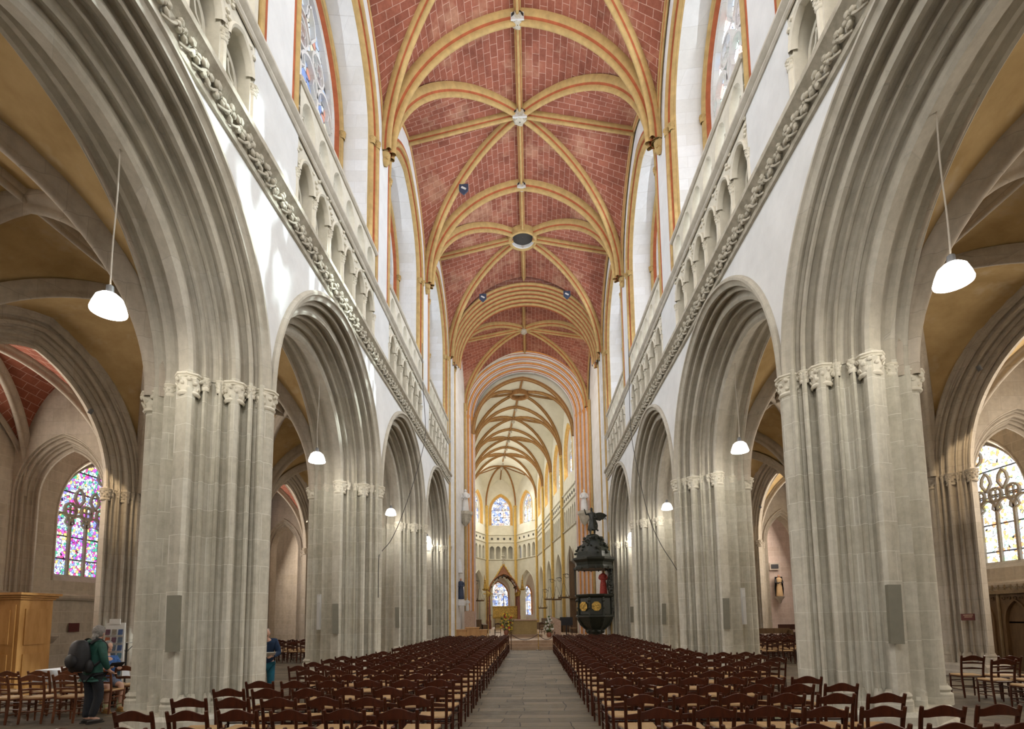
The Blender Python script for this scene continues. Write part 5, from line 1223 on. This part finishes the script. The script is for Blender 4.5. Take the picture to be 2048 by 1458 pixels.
# ================================================================== CHOIR
AL=math.atan(.124); C0=(-.30,39.8)
def TF(x,y,z): return (C0[0]+x*cos(AL)-y*sin(AL),C0[1]+x*sin(AL)+y*cos(AL),z)
CWD=4.0; CB=5.6
MAT['glass_choir']=glassmat('apse_stained_glass',[(.95,.97,1),(.35,.45,.85),(1,1,1),(.7,.8,1),(.25,.35,.75),(1,.98,.9),(.9,.6,.5),(.95,.95,1)],3.2,.03,1.5,.9)
def wallseg(A,B,name,label,win=1.25,tri_n=4,arch=True,glass=True,far=True,low=None):
    A=Vector(A);B=Vector(B); d=(B-A); ln=d.length; d=d/ln; mid=(A+B)/2; nrm=Vector((d.y,-d.x))
    if nrm.dot(mid-Vector((0,mid.y-1 if abs(mid.x)>3 else mid.y-5)))<0: nrm=-nrm
    def P(h,z,v): q=mid+d*h+nrm*v; return TF(q.x,q.y,z)
    hl=ln/2; m=MB(); aa=min(hl-.42,1.75)
    spandrel(m,aa,.9,5.0,-hl,hl,8.95,P,0,n=10,zb=0,mat=0)
    arch_sweep(m,[(0,0),(.03,-.04),(.07,0),(.14,.10),(.17,.07),(.21,.12),(.28,.24),(.31,.22),(.35,.28),(.38,.6)],aa,.9,5.0,P,zb=0,n=10,mats=0)
    # string courses
    for z in (8.9,11.1,12.05):
        pf=[(0,z-.08),(-.10,z-.02),(-.12,z+.05),(0,z+.10)]; m.grid([[P(h,zz,v) for v,zz in pf] for h in (-hl,hl)])
    # triforium
    tw=hl-.35; tp=2*tw/tri_n; ta=min(.34,tp*.38)
    for q in range(tri_n):
        hc=-tw+tp*(q+.5); Pq=lambda h,z,v,hc=hc:P(h+hc,z,v)
        spandrel(m,ta,.12,10.25,-tp/2,tp/2,11.15,Pq,0,n=6,zb=8.95,mat=0); arch_sweep(m,[(0,0),(.0,.3)],ta,.12,10.25,Pq,zb=8.95,n=6)
        bar(m,circ(hc,11.57,.13,8),P,-.03,.05,.06,1);  # dark bars colour the shade of pierced quatrefoils onto the slab
        for a in (0,pi/2): bar(m,[(hc-.10*cos(a),11.57-.10*sin(a)),(hc+.10*cos(a),11.57+.10*sin(a))],P,-.015,.07,.02,1)
    for sg in (-1,1):
        x0,x1=sorted((sg*tw,sg*hl)); m.add([P(x0,8.95,0),P(x1,8.95,0),P(x1,11.15,0),P(x0,11.15,0)],[(0,1,2,3)],0)
    m.add([P(-hl,8.9,.9),P(hl,8.9,.9),P(hl,11.2,.9),P(-hl,11.2,.9)],[(0,1,2,3)],0)
    m.add([P(-hl,11.1,0),P(hl,11.1,0),P(hl,13.3,0),P(-hl,13.3,0)],[(0,1,2,3)],0)
    spandrel(m,win+.35,.8,15.2,-hl,hl,20.6,P,0,n=10,zb=13.2,mat=0)
    tag(m.build(name,[MAT['choir'],MAT['dark']],ang=28),kind='structure')
    wn[0]+=1; e=empty(f'window_{wn[0]}',P(0,15,.4)); tag(e,kind='structure'); loc=P(0,15,.4)
    m=MB(); arch_sweep(m,[(-.03,0),(0,-.04),(.06,-.05),(.10,0),(.11,.06),(.16,.10),(.18,.08),(.22,.12),(.24,.18),(.29,.24),(.35,.35),(.35,.5)],win+.35,.8,15.2,P,zb=13.25,n=10,mats=[0,0,0,0,1,0,0,0,1,2,2])
    m.add([P(-win-.35,13.25,0),P(win+.35,13.25,0),P(win+.35,13.3,.6),P(-win-.35,13.3,.6)],[(0,1,2,3)],2)
    m.build('surround',[MAT['yellow'],MAT['orange'],MAT['choir']],e,loc=loc,ang=35)
    m=MB(); tracery(m,win,.8,15.2,13.3,P,.40,lights=3 if win<1.6 else 4,w=.06,d=.10); m.build('tracery',MAT['choir'],e,loc=loc)
    m=MB(); archpane(m,win+.03,.8,15.2,13.3,P,.5); m.build('pane',MAT['glass_choir'],e,loc=loc)
    return P
def shaft(x,y,r=.13,ztop=15.6,mt='yellow'):
    m=MB(); m.lathe([(r*1.7,0),(r*1.7,.4),(r,.55),(r,ztop)],TF(x,y,0),10); m.lathe([(r*.6,0),(r*.6,ztop-.0)],TF(x+.12*(-1 if x>0 else 1),y-.16,0),8)
    q=TF(x,y,ztop-.1); leafcap(m,q,r*1.05,.32,10); o=m.build('wall_shaft',MAT[mt],loc=TF(x,y,0)); o['kind']='structure'
for s in (-1,1):
    for k in range(4):
        wallseg((s*CWD,k*CB),(s*CWD,(k+1)*CB),f'wall_{SIDE[s]}_choir','',win=1.5,tri_n=6)
        if k>0: shaft(s*(CWD-.08),k*CB)
    shaft(s*(CWD-.08),4*CB)
AP=[(CWD,22.4),(1.9,27.0),(-1.9,27.0),(-CWD,22.4)]
for k in range(3): wallseg(AP[k],AP[k+1],'wall_apse','',win=1.15,tri_n=4)
for x,y in AP[1:3]: shaft(x*.97,y-.1,.16)
for k in range(4):
    vault(TF,CWD,k*CB,(k+1)*CB,15.7,4.6,Hw=4.0,web=MAT['cream'],rib=[MAT['brown'],MAT['ochre']],ribw=.10,ribd=.23,trans=(True,False),ring=(k==0),n=10,wallrib=False)
r=MB(); q=TF(0,CB/2,20.2); r.lathe([(.62,.2),(.62,0),(.62,-.24),(.68,-.30),(.78,-.28),(.80,-.18),(.80,.2)],q,28,mat=0); r.lathe([(.60,.1),(.60,.8),(.01,.85)],q,20,mat=1); tag(r.build('oculus_ring',[MAT['brown'],MAT['cornice']],loc=q),'round brown ribbed ring in the cream choir vault','oculus')
for k in range(1,5): 
    q=TF(0,k*CB,19.95); boss(q[0],q[1],q[2],f'small carved keystone on the {["","first","second","third","fourth"][k]} transverse rib of the choir vault',.55)
    if k<4: q=TF(0,k*CB+CB/2,19.95); boss(q[0],q[1],q[2],f'keystone where ribs cross in the {["","second","third","fourth"][k]} bay of the choir vault',.7)
# apse vault
key=Vector((0,24.4)); S_,H_,HW_=15.7,4.6,3.6
gd=lambda s:sqrt(max(0,1-s*s))
def gp(s,c=.25): R=1+c; return sqrt(max(0,R*R-(s+c)**2))/sqrt(R*R-c*c)
m=MB(); rb=MB()
FF=[sin(pi/2*i/12) for i in range(13)]
for k in range(3):
    A=Vector(AP[k]);B=Vector(AP[k+1]); Mi=(A+B)/2
    for E_ in (A,B):
        rows=[]
        for s in FF:
            a=key+(E_-key)*s; b=Mi+(E_-Mi)*s; za=S_+H_*gd(s); zb=S_+HW_*gp(s)
            rows.append([TF(*(a.lerp(b,j/5)),za+(zb-za)*j/5) for j in range(6)])
        m.grid(rows)
    rb.tube([TF(*(key+(Mi-key)*t/6),S_+H_-.05+(HW_-H_)*t/6) for t in range(7)],.07,6)
for E_ in AP: rb.tube([TF(*(key+(Vector(E_)-key)*s),S_+H_*gd(s)-.08) for s in FF],.11,8)
# fill between the last bay and the apse key
for s_ in (-1,1):
    E_=Vector((s_*CWD,22.4)); rows=[]
    for s in FF:
        a=key+(E_-key)*s; b=Vector((s_*CWD*s,22.38)); za=S_+H_*gd(s); zb=S_+H_*gp(s,.12)
        rows.append([TF(*(a.lerp(b,j/4)),za+(zb-za)*j/4) for j in range(5)])
    m.grid(rows)
o=m.build('ceiling',MAT['cream'],ang=60); tag(o,kind='structure'); rb.build('vault_rib',MAT['brown'],o,ang=60)
q=TF(0,24.4,20.05); boss(q[0],q[1],q[2],'keystone where the apse ribs fan out at the far end of the choir',1.0)
# ambulatory and axial chapel behind the apse
MAT['warmwall']=plaster('warm_ambulatory_plaster',(.66,.56,.44),(.76,.67,.55),1.2,.1)
m=MB()
ow=[(8.2,-.5),(8.2,22.4),(5.2,30.6),(2.4,34),(-2.4,34),(-5.2,30.6),(-8.2,22.4),(-8.2,-.5)]
m.grid([[TF(x,y,z) for x,y in ow] for z in (0,8.6)])
m.grid([[TF(x,y,8.4) for x,y in ow],[TF(x*.5,min(y,27.2),9.0) for x,y in ow]])
tag(m.build('wall_ambulatory',MAT['warmwall'],ang=20),kind='structure')
for k,(A,B) in enumerate((((2.3,33.9),(-2.3,33.9)),((5.2,30.5),(2.5,33.9)),((-5.2,30.5),(-2.5,33.9)))):
    A=Vector(A);B=Vector(B);d=(B-A).normalized();mid=(A+B)/2;nr=Vector((-d.y,d.x)); 
    if nr.dot(key-mid)<0: nr=-nr
    P=lambda h,z,v,mid=mid,d=d,nr=nr:TF(*(mid+d*h+nr*(.15-v)),z)
    wn[0]+=1; e=empty(f'window_{wn[0]}',P(0,4,0)); tag(e,kind='structure'); loc=P(0,4,0)
    a=1.35 if k==0 else .8
    m=MB(); arch_sweep(m,[(-.15,.1),(-.1,0),(0,.0),(.04,.08)],a,.7,4.6,P,zb=2.0,n=10); m.build('surround',MAT['orange'],e,loc=loc)
    m=MB(); tracery(m,a,.7,4.6,2.0,P,.0,lights=4 if k==0 else 2,w=.07,d=.08); m.build('tracery',MAT['choir'],e,loc=loc)
    m=MB(); archpane(m,a,.7,4.6,2.0,P,.08); m.build('pane',MAT['glass_choir'],e,loc=loc)
# ---- baldachin over the high altar
def baldachin():
    c=TF(-.35,19.6,0); e=empty('baldachin',(c[0],c[1],FZ),AL); tag(e,'gilt and red gabled canopy on columns over the high altar','baldachin')
    MAT['redgold']=plain('red_and_gold_paint',(.30,.12,.05),.5,var=.5,sc=16); MAT['porph']=plain('dark_red_column',(.20,.065,.04),.4,var=.2)
    for sx in (-1,1):
        for sy in (-1,1):
            m=MB(); m.lathe([(.24,0),(.24,.9),(.17,1.0),(.15,3.6)],(sx*1.62,sy*1.1,0),14); m.build('column',MAT['porph'],e,ang=40)
            m=MB(); leafcap(m,(sx*1.62,sy*1.1,3.55),.17,.45,12); m.build('capital',MAT['gold'],e)
    for sy in (-1,1):
        P=lambda h,z,v,sy=sy:(h,sy*1.1+v,z)
        m=MB(); arch_sweep(m,[(0,-.16),(.0,-.22),(.08,-.24),(.14,-.18),(.18,-.1),(.18,.12)],1.62,.5,4.0,P,n=12)
        # gable
        pts=arch_pts(1.62,.5,4.0,12); rows=[]
        for h,z in pts:
            zt=6.95-abs(h)*1.62; rows.append([P(h,z,-.12),P(h,max(z+.02,zt),-.12),P(h,max(z+.02,zt),.12),P(h,z,.12)])
        m.grid(rows,0,True); m.build('gable_arch',MAT['redgold'],e,ang=30)
        m=MB()
        for s in (-1,1):
            m.tube([P(s*1.85,3.98,-.14),P(0,7.02,-.14)],.06,6)
            for q in range(10): t=(q+.5)/10; m.ball(P(s*1.85*(1-t),4.05+3.05*t,-.14),(.08,.06,.09),6,4)
        m.build('gilt_crockets',MAT['gold'],e)
        m=MB(); 
        for q in range(9): a=pi*(q+.5)/9; m.ball(P(1.35*cos(a),4.3+1.45*sin(a),-.16),(.09,.04,.09),6,4)
        m.build('cusps',MAT['bronze'],e)
    m=MB()
    for sx in (-1,1): m.box((sx*1.62,0,4.15),(.26,2.2,.35))
    m.grid([[(x,y,z) for x,z in ((-1.8,4.1),(0,6.9),(1.8,4.1))] for y in (-1.1,1.1)]); m.build('roof',MAT['redgold'],e,ang=20)
    m=MB(); m.tube([(0,-1.1,6.9),(0,-1.1,8.3)],[.13,.03],8)
    for z in (7.2,7.55,7.9): m.ball((0,-1.1,z),(.22,.1,.09),8,5)
    m.build('finial',MAT['cornice'],e)
    for sx in (-1,1):
        m=MB(); m.lathe([(.14,0),(.16,.1),(.13,.4),(.09,.62),(.12,.75),(.05,.82)],(sx*2.05,-1.1,4.35),10); m.ball((sx*2.05,-1.1,5.28),.09,8,6); m.tube([(sx*2.05,-1.0,4.9),(sx*2.12,-.95,5.9)],[.1,.02],6); m.lathe([(.2,0),(.3,.12),(.3,.2)],(sx*2.05,-1.1,4.15),8); m.build('gilt_angel',MAT['gold'],e)
baldachin()
c=TF(0,19.4,0); e=empty('high_altar',(c[0],c[1],FZ),AL); tag(e,'gilded high altar with a low retable under the baldachin','altar')
m=MB(); m.box((0,0,.55),(2.6,.9,1.1)); m.build('table',MAT['goldstone'],e,ang=20)
m=MB(); m.box((0,.4,1.75),(3.0,.25,1.3)); m.box((0,.3,1.3),(3.1,.5,.12)); m.box((0,.3,2.42),(3.1,.35,.1))
for k in range(9): m.box((-1.3+.325*k,.25,1.9),(.2,.05,.8))
m.build('retable',MAT['gold'],e,ang=20)
m=MB()
for k in range(6): m.tube([(-1.25+.5*k,.3,2.45),(-1.25+.5*k,.3,3.2)],.035,6)
m.box((0,.3,2.46),(2.7,.12,.03)); m.build('candles',MAT['paper'],e)
# crown chandeliers
for k,(x,y,z) in enumerate(((3.35,2.8,3.25),(3.35,6.2,3.2),(3.35,10.2,3.35),(3.3,14.2,2.6),(-3.2,10.5,3.3))):
    c=TF(x,y,z); e=empty('crown_chandelier',c); tag(e,['dark ring chandelier on thin rods, nearest on the right of the choir','second dark ring chandelier along the right of the choir','third dark ring chandelier along the right of the choir','lowest and farthest ring chandelier on the right of the choir','ring chandelier hanging alone on the left of the choir'][k],'chandelier','ring chandeliers in the choir')
    m=MB(); m.lathe([(.42,-.05),(.44,-.05),(.44,.06),(.42,.06),(.42,-.05)],(0,0,0),20); 
    for q in range(6): a=q*pi/3; m.tube([(.43*cos(a),.43*sin(a),0),(.43*cos(a),.43*sin(a),.22)],.018,5)
    m.build('ring',MAT['walnut'],e)
    m=MB()
    for q in range(3): a=q*2.09; m.tube([(.42*cos(a),.42*sin(a),.03),(.08*cos(a),.08*sin(a),1.15)],.010,4)
    m.tube([(0,0,1.1),(0,0,1.9)],.012,5); m.tube([(.0,0,-.05),(0,0,-2.2)],.012,5); m.build('rods',MAT['iron'],e)
    sx=1 if x>0 else -1
    m=MB(); m.tube(curve3([(sx*.62,0,1.7),(sx*.3,0,1.9),(0,0,1.85)],4),.02,5); 
    bp=[(sx*.3+.17*cos(a),0,1.75+.17*sin(a)) for a in [q*.5 for q in range(13)]]; m.tube(bp,.016,5); m.build('scroll_bracket',MAT['iron'],e)
# choir stalls / pale hangings low on the right, dark organ-like furniture low left
for s in (-1,1):
    e=empty('choir_stalls',TF(s*3.2,9,FZ),AL); tag(e,f'low dark wooden choir stalls along the {SIDE[s]} of the choir','stalls')
    m=MB(); m.box((s*.3,0,.55),(.5,12,1.1)); m.box((-s*.25,0,.35),(.4,12,.7)); m.build('bench_row',MAT['walnut'],e,ang=20)
for k,(x,y) in enumerate(((-2.3,37.5),(-1.6,38.0),(.9,38.2),(1.5,38.5),(2.9,37.5))):
    o=put_chair(x,y,pi+.2*k,['dark chair left of the flowers near the altar','second dark chair near the bouquet','dark chair just right of the altar','dark chair behind the pink lectern','dark chair right of the black screen'][k],None,1,'chairdark',False,FZ)
# pale leaflet holders beside the crossing
m=MB(); m.tube([TF(-2.6,3,FZ),TF(-2.6,3,1.9)],.02,6); q=TF(-2.6,3,1.92); m.box(q,(.45,.3,.03)); tag(m.build('lectern_stand',MAT['iron'],loc=q),'thin stand with a flat top left of the bouquet','stand')
# ================================================================== CAMERA AND LIGHT
def camera():
    f,py,yaw,pitch,roll,cx=1064.24,1125.5,-.0357,.1005,-.0132,.0956
    cy,sy=cos(yaw),sin(yaw);cp,sp=cos(pitch),sin(pitch)
    fw=Vector((sy*cp,cy*cp,sp)); ri=Vector((cy,-sy,0)); up=ri.cross(fw)
    r2=ri*cos(roll)+up*sin(roll); u2=-ri*sin(roll)+up*cos(roll)
    cam=bpy.data.cameras.new('camera'); o=bpy.data.objects.new('camera',cam); COL.objects.link(o)
    M=Matrix.Identity(4)
    for i,v in enumerate((r2,u2,-fw)):
        for j in range(3): M[j][i]=v[j]
    M[0][3],M[1][3],M[2][3]=cx,0,1.8
    o.matrix_world=M; cam.sensor_width=36; cam.sensor_fit='HORIZONTAL'; cam.lens=f/2048*36
    cam.shift_x=0; cam.shift_y=(py-729)/2048; cam.clip_start=.05; cam.clip_end=300
    SC.camera=o
camera()
def light(typ,loc,e,col,size=1,size2=None,tgt=None,ang=None,blend=.5,spread=None):
    l=bpy.data.lights.new('light',typ); l.energy=e; l.color=col; o=bpy.data.objects.new('light',l); COL.objects.link(o); o.location=loc
    if typ=='AREA':
        l.shape='RECTANGLE'; l.size=size; l.size_y=size2 or size
        if spread: l.spread=spread
    elif typ in('POINT','SPOT'): l.shadow_soft_size=size
    if typ=='SPOT': l.spot_size=ang; l.spot_blend=blend
    if tgt is not None: o.rotation_euler=(Vector(tgt)-Vector(loc)).to_track_quat('-Z','Y').to_euler()
    return o
DAY=(.86,.93,1.0); WARM=(1,.80,.58); LAMP=(1.0,.93,.80)
for s in (-1,1):
    for yc,i in bays():
        light('AREA',(s*(W-.12),yc,15.9),(330 if s>0 else 230),DAY,4.8,7.4,tgt=(0,yc,15.3))
        light('AREA',(s*(W+1.0),yc,16.2),(75 if s>0 else 50),DAY,3.6,6.5,tgt=(0,yc,15.5))
        light('AREA',(s*15.7,yc,5.6),(330 if s>0 else 250),(1,.88,.74),3.2,3.6,tgt=(s*9,yc-1,6.0))
# added fill lights behind the viewpoint, imitating an unseen west window and doors
light('AREA',(0,-5.5,13.5),1250,(1,.95,.88),6.5,8,tgt=(0,20,15.5))
light('AREA',(0,-5.4,2.5),35,(1,.93,.82),4,3,tgt=(0,10,2))
# transept and crossing
for s in (-1,1):
    light('AREA',(s*17,34,9),900,(1,.86,.74),5,8,tgt=(s*6,34,5))
light('AREA',(0,30.9,17.2),260,(1,.88,.76),5,1.0,tgt=(0,40,13))
# choir daylight
for s in (-1,1):
    for k in range(4):
        q=TF(s*3.6,k*CB+CB/2,15.6); light('AREA',q,185,(1,.95,.84),2.6,3.2,tgt=TF(0,k*CB+CB/2,14.0))
for x,y in ((0,26.4),(2.6,24.6),(-2.6,24.6)): light('AREA',TF(x,y,15.2),190,(1,.97,.92),2,3.2,tgt=TF(0,15,12))
light('AREA',TF(0,33,4.5),120,(1,.92,.8),2.5,4,tgt=TF(0,20,3)); light('AREA',TF(5.5,27,4.5),150,(1,.9,.75),1.5,4,tgt=TF(3,24,3))
for x,z_ in ((-11.7,7.4),(11.6,7.9)): light('SPOT',(x,13.45,z_),260,(1,.78,.5),.03,tgt=(x*1.03,14.3,z_-1.1),ang=.5)
for x in (-11.6,11.9): light('SPOT',(x,27.0,7.0),30,(1,.75,.45),.03,tgt=(x*1.04,27.8,6.2),ang=1.2)
# pendant lamps
for s in (-1,1):
    for y in (6.55,13.5,20.9,28.4): light('POINT',(s*5.5,y,5.92),150,LAMP,.12)
def gobo(o,scale,lo,hi,colour=False):
    # noise mask on added spots, imitating sunlight broken up by leaded glass
    l=o.data; l.use_nodes=True; t=l.node_tree; em=[n for n in t.nodes if n.type=='EMISSION'][0]
    tc=t.nodes.new('ShaderNodeTexCoord'); mp=t.nodes.new('ShaderNodeMapping'); mp.inputs['Scale'].default_value=(scale,scale*.45,scale); t.links.new(tc.outputs['Normal'],mp.inputs[0])
    n=t.nodes.new('ShaderNodeTexNoise'); n.inputs['Scale'].default_value=1; n.inputs['Detail'].default_value=1.5; t.links.new(mp.outputs[0],n.inputs['Vector'])
    r=t.nodes.new('ShaderNodeMapRange'); r.inputs[1].default_value=lo; r.inputs[2].default_value=hi; r.clamp=True; t.links.new(n.outputs[0],r.inputs[0]); t.links.new(r.outputs[0],em.inputs['Strength'])
    if colour:
        c=t.nodes.new('ShaderNodeValToRGB'); e=c.color_ramp.elements; e[0].color=(.2,1,.45,1); e[1].color=(1,.5,.45,1); e[0].position=.45; e[1].position=.6; t.links.new(n.outputs['Color'],c.inputs[0]); t.links.new(c.outputs[0],em.inputs['Color'])
for k,(ty,tz,an,sc_) in enumerate(((7.7,8.6,.34,22),(5.6,9.0,.16,30),(11.9,9.0,.30,24),(14.6,8.7,.14,34))):
    gobo(light('SPOT',(4.2,12.6,16.2),11000,(.86,1,1),.02,tgt=(-4.5,ty,tz),ang=an,blend=.5),sc_,.46,.60)
gobo(light('SPOT',(15.2,12.4,6.2),6000,(.9,1,.95),.02,tgt=(5.3,10.7,0),ang=.20,blend=.5),30,.5,.56,True)
w=bpy.data.worlds.new('world'); SC.world=w; w.use_nodes=True; w.node_tree.nodes['Background'].inputs[0].default_value=(.8,.85,1,1); w.node_tree.nodes['Background'].inputs[1].default_value=.25
vs=SC.view_settings; vs.view_transform='Standard'; vs.look='None'; vs.gamma=1; vs.use_curve_mapping=False; vs.exposure=0.07
SC.cycles.use_denoising=True; SC.cycles.max_bounces=5; SC.cycles.diffuse_bounces=4; SC.cycles.use_adaptive_sampling=True; SC.cycles.adaptive_threshold=.08; SC.cycles.adaptive_min_samples=16; SC.cycles.glossy_bounces=2; SC.cycles.sample_clamp_indirect=4; SC.cycles.caustics_reflective=False; SC.cycles.caustics_refractive=False
